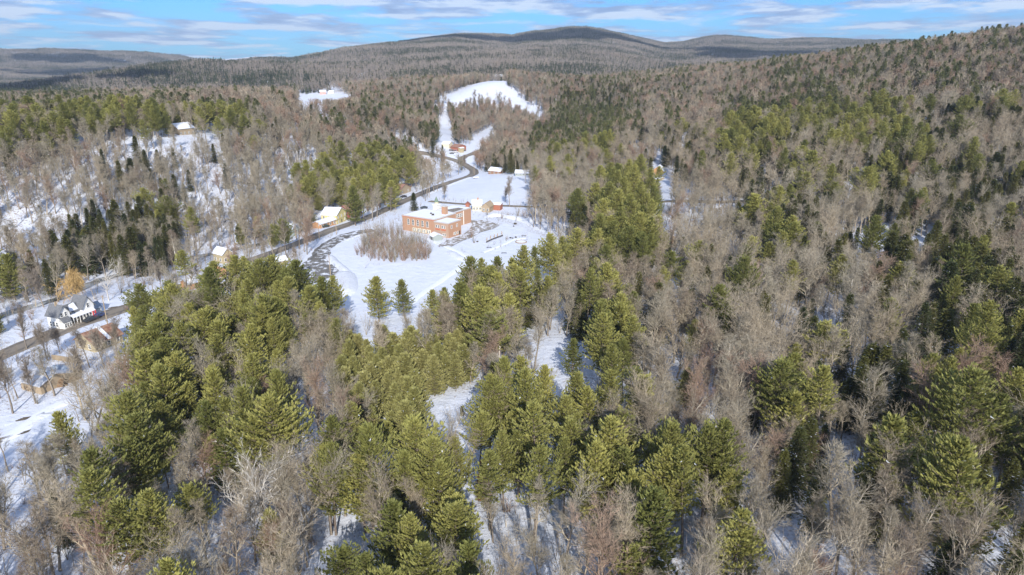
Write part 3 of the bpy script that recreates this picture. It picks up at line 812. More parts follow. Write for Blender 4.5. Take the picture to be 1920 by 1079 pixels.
# ------------------------------------------------------------------ which wood grows where (looked up in a 40 px map of the photo, then planted on the ground)
def row(s):
    o = ''
    for t in s.split(): 
        o += t[0] * int(t[1:] or 1)
    assert len(o) == 48, (s, len(o)); return o
MAP = [row(s) for s in [
 "h15 D3 h4 D3 h12 D4 p3 D2 p1 h1",
 "h15 D3 h4 D3 h12 D4 p3 D2 p1 h1",
 "h15 D3 h4 D3 h12 D2 p6 h1 p2",
 "D3 h4 p7 D4 h3 D4 h6 D3 h2 p5 h2 p3 h2",
 "H4 h6 D3 D4 h3 D6 H4 h7 p6 h3 p1 D1",
 "p3 P5 D1 P3 D3 p4 h3 d4 P4 D4 P8 h6",
 "p3 d3 s3 d1 D8 h3 s1 D3 P4 D5 P2 h3 P4 h2 D3",
 "s5 h3 s1 h1 s5 p2 P2 p1 s3 H1 D9 h4 P1 h3 H3 D2 h2",
 "s7 h2 s5 P5 s2 S4 D3 P3 S1 D3 H1 D4 P1 H1 D3 H2 D1",
 "s10 d4 p3 s2 S3 s4 D2 P3 s4 H1 P1 h2 s2 D3 H3 D1",
 "s3 H5 d6 s2 S10 s1 H1 P3 s4 h1 P1 H1 D2 s4 H3 D1",
 "s2 h1 H5 B6 B1 S11 s1 P4 s5 P1 D2 H1 s2 H4 D2",
 "p1 h1 B12 S10 P2 s1 D4 D5 D1 D4 H1 D2 H1 H3",
 "B9 P4 P3 S5 P5 D2 P1 D2 D7 D3 H2 D1 H4",
 "B6 P10 B1 s3 P1 P3 D3 P3 D7 h2 D4 H5",
 "B5 s1 P10 d4 D2 D5 P3 D7 H2 D4 H5",
 "B4 s2 P7 D3 F6 P3 S1 P5 D5 D3 H1 D4 P3 H1",
 "s3 d3 P7 D3 F6 D3 s1 P4 D4 D3 P2 H3 D2 P3 H1",
 "s3 s1 d2 P7 D3 F4 S2 P3 D1 P4 d3 D3 P3 H4 P4 H1",
 "S3 s2 P9 D3 F3 S2 P3 d1 P4 d3 D4 H1 D2 P1 H1 P5 H1",
 "S3 s2 P3 d1 P5 D2 P3 d1 P7 P3 d2 D5 H1 D1 H2 D1 P5 H1",
 "d5 P3 s1 P3 D4 P8 P5 d2 P3 D3 H2 D4 D5",
 "D4 d1 P2 s2 d6 P2 P7 P5 d1 P4 D3 H2 D9",
 "D4 P5 d6 p3 P5 d7 P5 D2 H2 D9",
 "D4 P5 d6 P2 P6 d7 P4 D14",
 "d5 D4 d6 P8 d7 P2 D16",
 "d5 D4 d6 P8 d7 P2 D16",
]]
MAPA = np.array([[ord(c) for c in r] for r in MAP])
_q = np.random.RandomState(5).rand(27, 48)      # evergreens mixed through the right-hand slope
for r_ in range(2, 24):
    for c_ in range(31, 48):
        if chr(MAPA[r_, c_]) == 'D':
            if c_ >= 44 and r_ >= 8 and _q[r_, c_] < .5: MAPA[r_, c_] = ord('H')
            elif r_ < 13 and _q[r_, c_] < .42: MAPA[r_, c_] = ord('h')
            elif r_ < 13 and _q[r_, c_] > .84: MAPA[r_, c_] = ord('p')
def klass(u, v, jit):
    j = nr.normal(0, jit, (2,) + np.shape(u))
    c = np.clip(((u + j[0]) / 40).astype(int), 0, 47); r = np.clip(((v + j[1]) / 40).astype(int), 0, 26)
    return MAPA[r, c]
VISROADS = [[(0,668),(100,626),(200,590),(290,560)], [(600,440),(700,404),(770,372),(880,331),(889,322),(878,313),(858,303),(800,290)], [(540,518),(600,480),(612,462),(640,446),(700,432)]]
BLDG = []      # footprints: (x, y, radius)
KEEP_PX = [(106,500,168,568,.97),(188,490,218,562,.8),(82,565,232,626,.9),(140,600,235,640,.5),(40,672,130,735,.6),(592,388,652,428,.93),(652,388,690,420,.75),(745,345,775,366,.95),(750,372,890,462,1),(880,370,945,395,.95),(910,312,990,330,.95),
    (415,474,436,497,.8),(352,525,372,545,.8),(405,512,425,524,.8),(1215,306,1250,332,.95),(332,236,372,252,.6),(500,545,520,560,.7),(925,140,945,150,.95),(838,262,885,292,.95),(560,160,640,190,.9)]
def candidates(cell, r0, r1, azm=49.0):
    """jittered grid over the wedge the camera sees"""
    a = math.radians(azm); X = np.arange(-r1 * math.sin(a), r1 * math.sin(a), cell); Y = np.arange(0, r1, cell)
    X, Y = np.meshgrid(X, Y); X = X.ravel(); Y = Y.ravel()
    X = X + nr.uniform(-.5, .5, X.shape) * cell * .95; Y = Y + nr.uniform(-.5, .5, Y.shape) * cell * .95
    r = np.hypot(X, Y); az = np.abs(np.arctan2(X, Y)); k = (r >= r0) & (r < r1) & (az < a)
    X, Y = X[k], Y[k]; return X, Y, H(X, Y)
def free_ground(X, Y, margin=1.0):
    ok = np.ones(len(X), bool)
    jx, jy = wob(X, Y)
    for P_ in FIELDS.values(): ok &= ~inpoly(X + jx, Y + jy, P_)
    for ln, w in ROADS.values(): ok &= dseg(X, Y, ln) > w / 2 + margin
    ok &= dseg(X, Y, RIVER) > 2.5
    for x, y, r in BLDG: ok &= np.hypot(X - x, Y - y) > r
    return ok
def free_view(X, Y, Z, h, keep=1.0):
    """no crown in front of the open places, roads and houses that the photo shows"""
    ok = np.ones(len(X), bool); rr = nr.rand(len(X))
    for f in (.55, .95):
        u, v = proj(X, Y, Z + h * f)
        for k, P_ in FIELDS_PX.items():
            ok &= ~(inpoly(u, v, P_) & (rr < {'yard': .55, 'farm2': .7, 'mound': .85, 'gully': .7, 'gap': .6, 'lane': .8, 'plaza': .8}.get(k, 1.1)))
        for ln in VISROADS: ok &= ~((dseg(u, v, ln) < 7) & (rr < .93))
        for a, b, c, d, pr in KEEP_PX: ok &= ~((u > a - 4) & (u < c + 4) & (v > b - 2) & (v < d) & (rr < pr))
    return ok
# ------------------------------------------------------------------ buildings
def clap(name, c, c2=None):
    c2 = c2 or tuple(v * .86 for v in c)
    def fn(nt, b):
        tc = nt.nodes.new('ShaderNodeTexCoord'); w = nt.nodes.new('ShaderNodeTexWave'); w.wave_type = 'BANDS'; w.bands_direction = 'Z'
        w.inputs['Scale'].default_value = 1.6; nt.links.new(tc.outputs['Object'], w.inputs['Vector'])
        n = n_noise(nt, .8, 5)
        nt.links.new(n_mix(nt, n, c, c2), b.inputs['Base Color']); n_bump(nt, b, w.outputs[0], .3, .04)
    return mat(name, c, .7, .3, fn)
M_white_w = clap('white clapboard', (0.78, 0.78, 0.76)); M_yel = clap('yellow clapboard', (0.64, 0.54, 0.24)); M_yel2 = clap('pale yellow boards', (0.50, 0.43, 0.27), (0.30, 0.24, 0.15))
M_redw = clap('dark red clapboard', (0.25, 0.085, 0.07)); M_redb = clap('red boards', (0.34, 0.13, 0.085)); M_orw = clap('orange boards', (0.48, 0.26, 0.13)); M_brw = clap('brown boards', (0.28, 0.15, 0.09))
M_cream = clap('cream boards', (0.66, 0.60, 0.44)); M_greyw = clap('grey green boards', (0.30, 0.34, 0.33)); M_tanw = clap('weathered boards', (0.36, 0.28, 0.19))
def brick_fn(nt, b):
    tc = nt.nodes.new('ShaderNodeTexCoord'); br = nt.nodes.new('ShaderNodeTexBrick'); nt.links.new(tc.outputs['Object'], br.inputs[0])
    br.inputs['Scale'].default_value = 2.2; br.inputs['Color1'].default_value = (0.36, 0.19, 0.115, 1); br.inputs['Color2'].default_value = (0.42, 0.24, 0.15, 1); br.inputs['Mortar'].default_value = (0.38, 0.29, 0.235, 1)
    nt.links.new(n_mix(nt, n_noise(nt, .35, 5), br.outputs[0], (0.40, 0.24, 0.155)), b.inputs['Base Color'])
M_brick = mat('orange red brick', (0.5, 0.2, 0.1), .8, .25, brick_fn)
M_redpanel = noisy('red painted panel', (0.42, 0.14, 0.08), (0.48, 0.18, 0.10), 1.5)
M_slate = noisy('grey shingles', (0.115, 0.12, 0.13), (0.17, 0.175, 0.185), 2.0); M_blue = noisy('blue grey metal roofing', (0.22, 0.27, 0.34), (0.28, 0.33, 0.40), .6, .5)
M_rust = noisy('rusty red roofing', (0.17, 0.08, 0.058), (0.32, 0.20, 0.14), 1.0); M_brroof = noisy('brown shingles', (0.24, 0.135, 0.10), (0.31, 0.18, 0.14), 1.2)
M_dark = noisy('dark wood', (0.05, 0.045, 0.04), (0.09, 0.075, 0.06), 2); M_trim = mat('white trim', (0.75, 0.74, 0.70), .6); M_glass = mat('window glass', (0.04, 0.05, 0.06), .15, .6)
M_thaw = noisy('thawed roof membrane', (0.15, 0.13, 0.11), (0.24, 0.21, 0.18), .6); M_flag = mat('red banner cloth', (0.75, 0.06, 0.07), .7); M_conc = noisy('concrete', (0.42, 0.41, 0.39), (0.52, 0.5, 0.47), 1.0)
M_cop = noisy('weathered green copper', (0.12, 0.17, 0.13), (0.20, 0.25, 0.19), 2); M_wood = noisy('cut timber', (0.30, 0.21, 0.13), (0.42, 0.31, 0.2), 2); M_metal = mat('galvanised steel', (0.45, 0.45, 0.46), .45, .5)

class Frame:
    def __init__(s, name, A, B, label, cat, group=None, sink=0.0):
        s.A = Vector(A); d = Vector(B) - s.A; s.L = d.length; s.rz = math.atan2(d.y, d.x)
        s.root = bpy.data.objects.new(name, None); COL.objects.link(s.root)
        m = s.A + d * .5
        s.root.location = (A[0], A[1], min(Hs(*A), Hs(*B), Hs(*m)) - sink); s.root.rotation_euler = (0, 0, s.rz)
        tag(s.root, label, cat, group)
    def w(s, x, y):
        c, n = math.cos(s.rz), math.sin(s.rz); return (s.A.x + c * x - n * y, s.A.y + n * x + c * y)
    def keep(s, x0, y0, x1, y1, pad=3.0):
        """no tree grows through the footprint"""
        r = min(x1 - x0, y1 - y0) / 2 + pad; nx = max(1, int((x1 - x0) / r)); ny = max(1, int((y1 - y0) / r))
        for i in range(nx + 1):
            for j in range(ny + 1): BLDG.append((*s.w(x0 + (x1 - x0) * i / nx, y0 + (y1 - y0) * j / ny), pad + .5))
        BLDG.append((*s.w((x0 + x1) / 2, (y0 + y1) / 2), r))
def gable_walls(x0, y0, x1, y1, h, rise, ridge, base=-1.0):
    mb = MB(); t = .0
    if ridge == 'x':
        ym = (y0 + y1) / 2
        V = [(x0,y0,base),(x1,y0,base),(x1,y1,base),(x0,y1,base),(x0,y0,h),(x1,y0,h),(x1,y1,h),(x0,y1,h),(x0,ym,h+rise),(x1,ym,h+rise)]
        F = [(0,1,5,4),(1,2,6,9,5),(2,3,7,6),(3,0,4,8,7),(4,5,9,8),(6,7,8,9),(0,3,2,1)]
    else:
        xm = (x0 + x1) / 2
        V = [(x0,y0,base),(x1,y0,base),(x1,y1,base),(x0,y1,base),(x0,y0,h),(x1,y0,h),(x1,y1,h),(x0,y1,h),(xm,y0,h+rise),(xm,y1,h+rise)]
        F = [(0,1,5,8,4),(1,2,6,5),(2,3,7,9,6),(3,0,4,7),(4,8,9,7),(5,6,9,8),(0,3,2,1)]
    return mb.add(V, F)
def gable_roof(x0, y0, x1, y1, h, rise, ridge, o=.45, t=.22):
    """two thick slopes with overhang, each a closed slab"""
    mb = MB()
    if ridge == 'x':
        ym = (y0 + y1) / 2; k = rise / (ym - y0); lo = h - o * k
        for sy, ye in ((-1, y0 - o), (1, y1 + o)):
            V = [(x0-o,ye,lo+.03),(x1+o,ye,lo+.03),(x1+o,ym,h+rise+.03),(x0-o,ym,h+rise+.03)]; V += [(a,b,c+t) for a,b,c in V]
            mb.add(V, [(0,1,2,3),(4,7,6,5),(0,4,5,1),(1,5,6,2),(2,6,7,3),(3,7,4,0)])
    else:
        xm = (x0 + x1) / 2; k = rise / (xm - x0); lo = h - o * k
        for xe in (x0 - o, x1 + o):
            V = [(xe,y0-o,lo+.03),(xe,y1+o,lo+.03),(xm,y1+o,h+rise+.03),(xm,y0-o,h+rise+.03)]; V += [(a,b,c+t) for a,b,c in V]
            mb.add(V, [(0,1,2,3),(4,7,6,5),(0,4,5,1),(1,5,6,2),(2,6,7,3),(3,7,4,0)])
    return mb
def window(root, x, z, w, h, y=None, side='front', at_=0.0, frame=None, arch=False):
    """side front: wall at y = at_, facing -y; left: wall at x = at_, facing -x; right: x = at_, facing +x"""
    fr = MB(); pn = MB(); d = .10
    def bx(mb, a, b, z0, z1, d0, d1):
        if side == 'front': mb.box(a, at_ - d1, z0, b, at_ - d0, z1)
        elif side == 'left': mb.box(at_ - d1, a, z0, at_ - d0, b, z1)
        else: mb.box(at_ + d0, a, z0, at_ + d1, b, z1)
    f = .12 if w < 1.6 else .16
    bx(fr, x - w/2 - f, x - w/2, z - f, z + h + f, -.04, .12); bx(fr, x + w/2, x + w/2 + f, z - f, z + h + f, -.04, .12)
    bx(fr, x - w/2, x + w/2, z - f, z, -.04, .16); bx(fr, x - w/2, x + w/2, z + h, z + h + f, -.04, .12)
    bx(fr, x - w/2, x + w/2, z + h * .48, z + h * .48 + .09, -.02, .09)
    if w > 1.2: bx(fr, x - .05, x + .05, z, z + h, -.02, .085)
    if arch:
        n = 7; P_ = [(x + math.cos(t) * (w/2 + f), z + h + f * .2 + math.sin(t) * (w/2 + f)) for t in [math.pi * i / n for i in range(n + 1)]]
        V = [(a, at_ - .12, c) for a, c in P_] + [(a, at_ + .04, c) for a, c in P_]; m = n + 1
        fr.add(V, [tuple(range(m)), tuple(range(m, 2*m))[::-1]] + [(i, m+i, m+i+1, i+1) for i in range(n)] + [(n, 2*m-1, m, 0)])
        P_ = [(x + math.cos(t) * (w/2 - f*.6), z + h + f + math.sin(t) * (w/2 - f*.6)) for t in [math.pi * i / n for i in range(n + 1)]]
        V = [(a, at_ - .15, c) for a, c in P_] + [(a, at_ - .10, c) for a, c in P_]
        pn.add(V, [tuple(range(m)), tuple(range(m, 2*m))[::-1]] + [(i, m+i, m+i+1, i+1) for i in range(n)] + [(n, 2*m-1, m, 0)])
    bx(pn, x - w/2, x + w/2, z, z + h, -.03, .03)
    o = fr.build('window', frame or M_trim, root); pn.build('pane', M_glass, o); return o
def door(root, x, w, h, at_=0.0, side='front', m=None):
    mb = MB()
    if side == 'front': mb.box(x - w/2, at_ - .07, 0, x + w/2, at_ + .03, h)
    else: mb.box(at_ - .07, x - w/2, 0, at_ + .03, x + w/2, h)
    return mb.build('door', m or M_dark, root)
def house(name, A, B, depth, h, rise, ridge, mw, mr, label, cat='house', group=None, wins=3, floors=1, sidewins=1, chimney=None, doorx=None, snow=None, lean=None, length=None, mchim=None):
    a, b = at(*A), at(*B)
    if length:
        d = Vector(b) - Vector(a); b = tuple(Vector(a) + d.normalized() * length)
    f = Frame(name, a, b, label, cat, group); L = f.L
    f.keep(0, 0, L, depth)
    gable_walls(0, 0, L, depth, h, rise, ridge).build('walls', mw, f.root)
    r = gable_roof(0, 0, L, depth, h, rise, ridge).build('roof', mr, f.root)
    if snow: # a blanket left on part of the roof
        x0, x1 = snow; mb = MB(); k = rise / (depth / 2 if ridge == 'x' else L / 2)
        if ridge == 'x':
            for ye, ym, in ((-.4, depth/2 - .05), (depth + .4, depth/2 + .05)):
                V = [(L*x0, ye, h - .4*k + .27), (L*x1, ye, h - .4*k + .27), (L*x1, ym, h + rise + .27), (L*x0, ym, h + rise + .27)]
                V += [(p, q, c + .16) for p, q, c in V]; mb.add(V, [(0,1,2,3),(4,7,6,5),(0,4,5,1),(1,5,6,2),(2,6,7,3),(3,7,4,0)])
        else:
            for xe, xm in ((-.4, L/2 - .05), (L + .4, L/2 + .05)):
                V = [(xe, depth*x0, h - .4*k + .27), (xe, depth*x1, h - .4*k + .27), (xm, depth*x1, h + rise + .27), (xm, depth*x0, h + rise + .27)]
                V += [(p, q, c + .16) for p, q, c in V]; mb.add(V, [(0,1,2,3),(4,7,6,5),(0,4,5,1),(1,5,6,2),(2,6,7,3),(3,7,4,0)])
        mb.build('snow_cover', M_snow, r)
    for fl in range(floors):
        for i in range(wins):
            x = L * (i + .5) / wins
            if doorx is not None and fl == 0 and abs(x - doorx * L) < 1.0: continue
            window(f.root, x, .9 + fl * 2.6, .9, 1.3)
        for i in range(sidewins): window(f.root, depth * (i + .5) / sidewins, .9 + fl * 2.6, .9, 1.3, side='left' if f.A.x > -40 and f.rz < 0 else 'left')
        for i in range(sidewins): window(f.root, depth * (i + .5) / sidewins, .9 + fl * 2.6, .9, 1.3, side='right', at_=L)
    if doorx is not None: door(f.root, doorx * L, 1.0, 2.1)
    if chimney:
        cx, cy = chimney; zr = h + rise * .6; MB().box(L*cx - .45, depth*cy - .45, zr - .6, L*cx + .45, depth*cy + .45, h + rise + 1.3).build('chimney', mchim or M_brick, r)
    return f

# the brick school
def school():
    K0 = at(841.4, 447.2)
    a = Vector((-.848, .53)); b = Vector((.53, .848))
    E = Vector(K0) + a * 32
    f = Frame('school_building', tuple(E), K0, 'orange-red brick school with arched windows, tall chimney and snow-covered flat roofs', 'school')
    R_ = f.root; X = lambda a_: 32 - a_       # local x runs towards the annex corner
    f.root.location.z = 0.0 + Hs(*K0)
    f.keep(-1, 0, 32, 20, 2.5); f.keep(X(24), 18, X(11.5), 37, 2.5); f.keep(X(38), 20, X(23), 36, 2.0)
    M_b = M_brick
    def flat(n, x0, y0, x1, y1, h, m=M_b, par=.45):
        MB().box(x0, y0, -1, x1, y1, h).build('wall', m, R_)
        rim = MB(); t = .3; e = .06
        rim.box(x0-e, y0-e, h, x1+e, y0+t, h+par).box(x0-e, y1-t, h, x1+e, y1+e, h+par).box(x0-e, y0+t, h, x0+t, y1-t, h+par).box(x1-t, y0+t, h, x1+e, y1-t, h+par)
        r = rim.build('parapet', n, R_)
        MB().box(x0+t+.002, y0+t+.002, h-.02, x1-t-.002, y1-t-.002, h+par-.12).build('roof_snow', M_snow, r)
    M_par = mat('snowy coping', (0.44, 0.42, 0.41), .7)
    flat(M_par, X(30.8), .6, X(9.3), 19, 8.1)                      # gym with arched windows
    flat(M_par, X(9.2), 0, X(0), 10.8, 7.3)                        # annex at the near corner
    flat(M_par, X(24), 19.1, X(11.5), 36, 7.9)                     # classroom wing
    flat(M_par, X(11.4), 11, X(7), 19, 4.0)
    # low gabled link with the cupola
    gable_walls(X(38), 22, X(24.2), 34, 4.2, 2.2, 'y').build('wall', M_b, R_)
    rf = gable_roof(X(38), 22, X(24.2), 34, 4.2, 2.2, 'y').build('roof', M_snow, R_)
    # thawed roof field
    MB().add([(X(20),22,8.3),(X(12.5),21,8.3),(X(12.8),31,8.3),(X(17),32,8.3),(X(20),22,8.36),(X(12.5),21,8.36),(X(12.8),31,8.36),(X(17),32,8.36)], [(0,3,2,1),(4,5,6,7),(0,1,5,4),(1,2,6,5),(2,3,7,6),(3,0,4,7)]).build('thawed_roof', M_thaw, R_)
    c = MB().box(X(14.6), 13.5, 3.9, X(12.0), 15.6, 12.4).build('chimney', M_brick, R_)
    MB().box(X(14.75), 13.35, 12.4, X(11.85), 15.75, 12.75).build('chimney_cap', M_conc, c)
    MB().box(X(17.0), 8.0, 8.4, X(16.0), 9.0, 9.2).build('roof_vent', M_dark, R_); MB().box(X(20.0), 10.5, 8.4, X(19.3), 11.2, 9.0).build('roof_vent', M_dark, R_)
    # cupola
    q = MB().box(X(29.6), 25.2, 4.0, X(26.8), 28.0, 9.6).build('cupola', M_trim, R_)
    MB().box(X(29.9), 24.9, 9.6, X(26.5), 28.3, 9.95).build('cornice', M_trim, q)
    MB().tube((X(28.2), 26.6, 9.95), (X(28.2), 26.6, 11.3), 1.15, 1.05, 8).build('lantern', M_cream, q)
    MB().tube((X(28.2), 26.6, 11.3), (X(28.2), 26.6, 14.4), 1.35, .05, 8).build('spire', M_cop, q)
    # stringcourse and coping lines
    MB().box(X(30.9), .50, 7.75, X(9.2), .598, 8.1).build('coping', M_redpanel, R_)
    # arched windows
    for k in range(5): window(R_, X(26.6 - k * 3.15), 3.9, 1.3, 2.3, at_=.6, arch=True)
    for k in range(4):
        xc = X(22.6 - k * 3.1)
        p = MB().box(xc - 1.35, .50, .5, xc + 1.35, .598, 2.6).build('cream_panel', M_cream, R_)
        for s in (-.55, .55): window(R_, xc + s, .8, .62, 1.5, at_=.5)
    for xc in (X(6.9), X(3.2)):
        for s in (-.62, .62): window(R_, xc + s, 4.7, .85, 1.25, at_=0)
        MB().box(xc - 1.5, -.06, 3.4, xc + 1.5, .0, 4.3).build('red_panel', M_redpanel, R_)
    for s in (2.2, 3.4): window(R_, X(s), .7, .8, 1.3, at_=0)
    # right-hand walls
    for y in (2.6, 7.2): window(R_, y, 4.6, .9, 1.5, side='right', at_=X(0))
    for y in (4.6, 5.8, 7.6): window(R_, y, .9, .8, 1.2, side='right', at_=X(0))
    for k in range(6):
        y = 19.8 + k * 1.5
        window(R_, y, 4.9, .95, 1.9, side='right', at_=X(11.5))
    for k in range(3): window(R_, 21.2 + k * 2.0, 1.1, 1.0, 2.0, side='right', at_=X(11.5))
    for y in (19.2, 28.6): MB().box(X(11.5) , y, .0, X(11.5) + .14, y + .5, 7.7).build('pilaster', M_trim, R_)
    MB().box(X(0), 8.9, 0, X(0) + .06, 9.9, 2.1).build('door', M_dark, R_)
    return f
SCH = school()
# grey shed by the school
house('shed', (806, 449), (818, 456.5), 5.0, 2.3, 1.1, 'x', M_greyw, M_snow, 'grey shed with a snowy roof at the foot of the brick school', 'shed', wins=0, sidewins=0, doorx=.5, length=4.6)

# white farmhouse
def farmhouse():
    A = at(114, 619); B = at(180, 593.5)
    f = Frame('farmhouse', A, B, 'white clapboard farmhouse with grey gabled roofs and a porch facing the road', 'house')
    k = f.L / 24.0; R_ = f.root; f.keep(0, 0, 31*k, 9*k, 3); s = lambda v: v * k
    blocks = [('x0', 0, 0, 7.6, 9.5, 4.9, 2.9, 'y'), ('x1', 16, 0, 24, 9.5, 4.9, 3.3, 'y')]
    for _, x0, y0, x1, y1, h, r, rd in blocks:
        gable_walls(s(x0), s(y0), s(x1), s(y1), h, r, rd).build('wall', M_white_w, R_)
        gable_roof(s(x0), s(y0), s(x1), s(y1), h, r, rd, .5).build('roof', M_slate, R_)
    gable_walls(s(7.62), s(3), s(15.98), s(9), 4.2, 2.2, 'x').build('wall', M_white_w, R_)
    rf = gable_roof(s(8.2), s(3), s(15.4), s(9), 4.2, 2.2, 'x', .4).build('roof', M_slate, R_)
    MB().add([(s(9.5),s(2.7),4.35),(s(15.2),s(2.7),4.35),(s(15.2),s(5.6),6.4),(s(11.5),s(5.2),6.1),(s(9.5),s(2.7),4.6),(s(15.2),s(2.7),4.6),(s(15.2),s(5.6),6.65),(s(11.5),s(5.2),6.35)], [(0,3,2,1),(4,5,6,7),(0,1,5,4),(1,2,6,5),(2,3,7,6),(3,0,4,7)]).build('snow_cover', M_snow, rf)
    # porch along the front
    MB().box(s(5.5), s(-1.6), -.5, s(23), s(-.02), .25).build('porch_floor', M_conc, R_)
    pr = MB(); x0, x1 = s(7.7), s(23.2)
    V = [(x0,s(-2.0),2.75),(x1,s(-2.0),2.75),(x1,s(-.03),3.5),(x0,s(-.03),3.5)]; V += [(p, q, c+.2) for p, q, c in V]
    pr.add(V, [(0,3,2,1),(4,5,6,7),(0,1,5,4),(1,2,6,5),(2,3,7,6),(3,0,4,7)]).box(s(7.7), s(-.02), 3.3, s(15.9), s(2.95), 3.5)
    pr.build('porch_roof', M_snow, R_)
    for i in range(8): x = s(8 + i * 2.1); MB().box(x-.09, s(-1.8)-.09, .25, x+.09, s(-1.8)+.09, 2.76).build('porch_post', M_trim, R_)
    # entry ell in front of the left block
    V = [(s(.4),s(-3.2),2.3),(s(5.8),s(-3.2),2.3),(s(5.8),s(-.1),3.9),(s(.4),s(-.1),3.9)]; V += [(p, q, c+.15) for p, q, c in V]
    MB().box(s(.6), s(-3.0), -1, s(5.6), -.02, 2.35).build('wall', M_white_w, R_)
    MB().add(V, [(0,3,2,1),(4,5,6,7),(0,1,5,4),(1,2,6,5),(2,3,7,6),(3,0,4,7)]).build('roof', M_slate, R_)
    for x in (1.6, 3.1, 4.6): window(R_, s(x), .8, .8, 1.2, at_=s(-3.0))
    for x in (2.4, 5.0): window(R_, s(x), 4.1, .8, 1.3, at_=0)
    for y in (2.0, 4.6, 7.2): window(R_, s(y), 1.0, .9, 1.5, side='left', at_=0)
    window(R_, s(20), 4.4, .9, 1.4, at_=0)
    for x in (9.5, 11.5, 13.5): window(R_, s(x), .8, .9, 1.5, at_=s(3.0))
    for x in (17.3, 19.2): window(R_, s(x), .8, .9, 1.5, at_=0)
    door(R_, s(14.8), 1.0, 2.1, at_=s(3.0))
    for x0, x1 in ((20.6, 21.4), (22.2, 23.0)):
        b = MB().box(s(x0), s(-2.2), .7, s(x1), s(-2.14), 2.9).build('banner', M_flag, R_)
    MB().box(s(3.0), s(4.2), 6.5, s(3.9), s(5.1), 9.0).build('chimney', M_tanw, R_)
    gable_walls(s(24.05), s(3.2), s(31), s(9.2), 2.4, 1.6, 'x').build('wall', M_white_w, R_)
    gable_roof(s(24.5), s(3.2), s(31), s(9.2), 2.4, 1.6, 'x', .4).build('roof', M_blue, R_)
    return f
FH = farmhouse()
house('rustic_house', (143, 652), (180, 662), 9.5, 2.8, 2.8, 'y', M_yel2, M_rust, 'low house with a rusty red roof and a yellow boarded gable opposite the farmhouse', 'house', wins=2, sidewins=3, snow=(.48, .60), length=9.0)
house('metal_shed', (42, 731), (84, 742), 9, 2.6, 1.8, 'x', M_tanw, noisy('frosted metal sheets', (0.42, 0.43, 0.46), (0.62, 0.63, 0.66), .5), 'old shed with a frosted grey roof beside the debris pile', 'shed', wins=0, sidewins=0, length=8)
house('lean_shed', (96, 712), (122, 712), 5, 2.2, .9, 'x', M_tanw, M_blue, 'small shed with a smooth blue-grey roof behind the debris pile', 'shed', wins=0, sidewins=0, length=6)
# houses along the road
house('yellow_house', (632, 421), (650, 413.5), 9, 5.6, 3.0, 'y', M_yel, M_snow, 'tall yellow gabled house with snow on its roof beside the red house', 'house', wins=3, floors=2, sidewins=3, doorx=.5)
house('yellow_wing', (601, 429), (630.5, 421.5), 5.5, 2.9, 1.3, 'x', M_orw, M_snow, 'low orange-fronted wing joined to the tall yellow house', 'house', wins=4, sidewins=0)
house('red_house', (655, 412), (679, 405), 8, 5.0, 2.8, 'x', M_redw, M_brroof, 'dark red two-storey house beside the road with brown roof', 'house', wins=3, floors=2, sidewins=2, doorx=.5)
house('cottage', (749, 367), (771, 359), 9, 3.2, 3.2, 'y', M_tanw, M_brroof, 'cottage with a steep brown roof above the road bend', 'house', wins=2, sidewins=2)
house('yellow_cottage', (419, 495), (437, 490), 7, 4.2, 2.2, 'y', M_yel2, M_snow, 'pale yellow cottage with a tree-screened front on the river flat', 'house', wins=2, floors=1, sidewins=2, length=5.0)
house('garage', (354, 545), (368, 541), 5, 2.6, 1.4, 'x', M_orw, M_snow, 'left of two little orange sheds, half hidden behind the pines', 'shed', wins=0, sidewins=0, length=5)
house('garage', (406, 522), (422, 518), 5, 2.4, 1.6, 'y', M_orw, M_orw, 'right of two little orange sheds, with an orange gable roof', 'shed', wins=0, sidewins=0, length=4.5)
house('shed', (497, 557), (513, 553), 6, 2.4, 1.5, 'y', M_white_w, M_snow, 'small white-roofed shed where the lot meets the pine stand', 'shed', wins=0, sidewins=1, length=5)
house('shed', (518, 500), (534, 497), 5, 2.2, 1.2, 'x', M_tanw, M_snow, 'snow-roofed shed in the brush left of the asphalt lot', 'shed', wins=0, sidewins=0, length=5)
house('shed', (549, 441), (560, 438), 6, 3.0, 2.0, 'y', M_greyw, M_snow, 'grey gabled shed among bare trees left of the yellow house', 'shed', wins=1, sidewins=1, length=4.5)
# houses beyond the school
house('white_house', (886, 396), (903, 396), 8, 3.6, 2.4, 'x', M_cream, M_snow, 'house with a snowy roof and brick chimney behind the school', 'house', wins=3, sidewins=1, chimney=(.6, .5))
house('grey_house', (904, 398), (918, 399), 8, 3.4, 2.2, 'y', M_tanw, M_tanw, 'weathered tan gabled house between the snowy-roofed house and the red shed', 'house', wins=2, sidewins=0)
house('shed', (923, 394), (938, 395), 5, 3.4, .6, 'x', M_redb, M_snow, 'long red shed beside the narrow road behind the school', 'shed', wins=0, sidewins=0)
house('shed', (873, 393), (880, 393), 4, 3.0, 1.0, 'y', M_redb, M_redb, 'tiny red hut against the back corner of the school', 'shed', wins=0, sidewins=0)
house('barn', (916, 327), (938, 326), 8, 3.2, 2.2, 'x', M_brw, M_snow, 'long brown barn with a snowy roof at the top of the upper snowfield', 'barn', wins=3, sidewins=0)
house('long_shed', (966, 331), (991, 329), 8, 2.6, 1.8, 'x', M_greyw, M_snow, 'low snow-covered shed at the far right of the upper snowfield', 'shed', wins=4, sidewins=0)
house('barn', (1221, 331), (1244, 326), 10, 4.0, 3.0, 'y', M_orw, M_snow, 'orange barn with a snowy roof beyond the tall pine block', 'barn', wins=2, sidewins=1)
house('shed', (1222, 342), (1236, 340), 6, 2.6, 1.2, 'x', M_tanw, M_snow, 'low snowy outbuilding in front of the orange barn', 'shed', wins=0, sidewins=0)
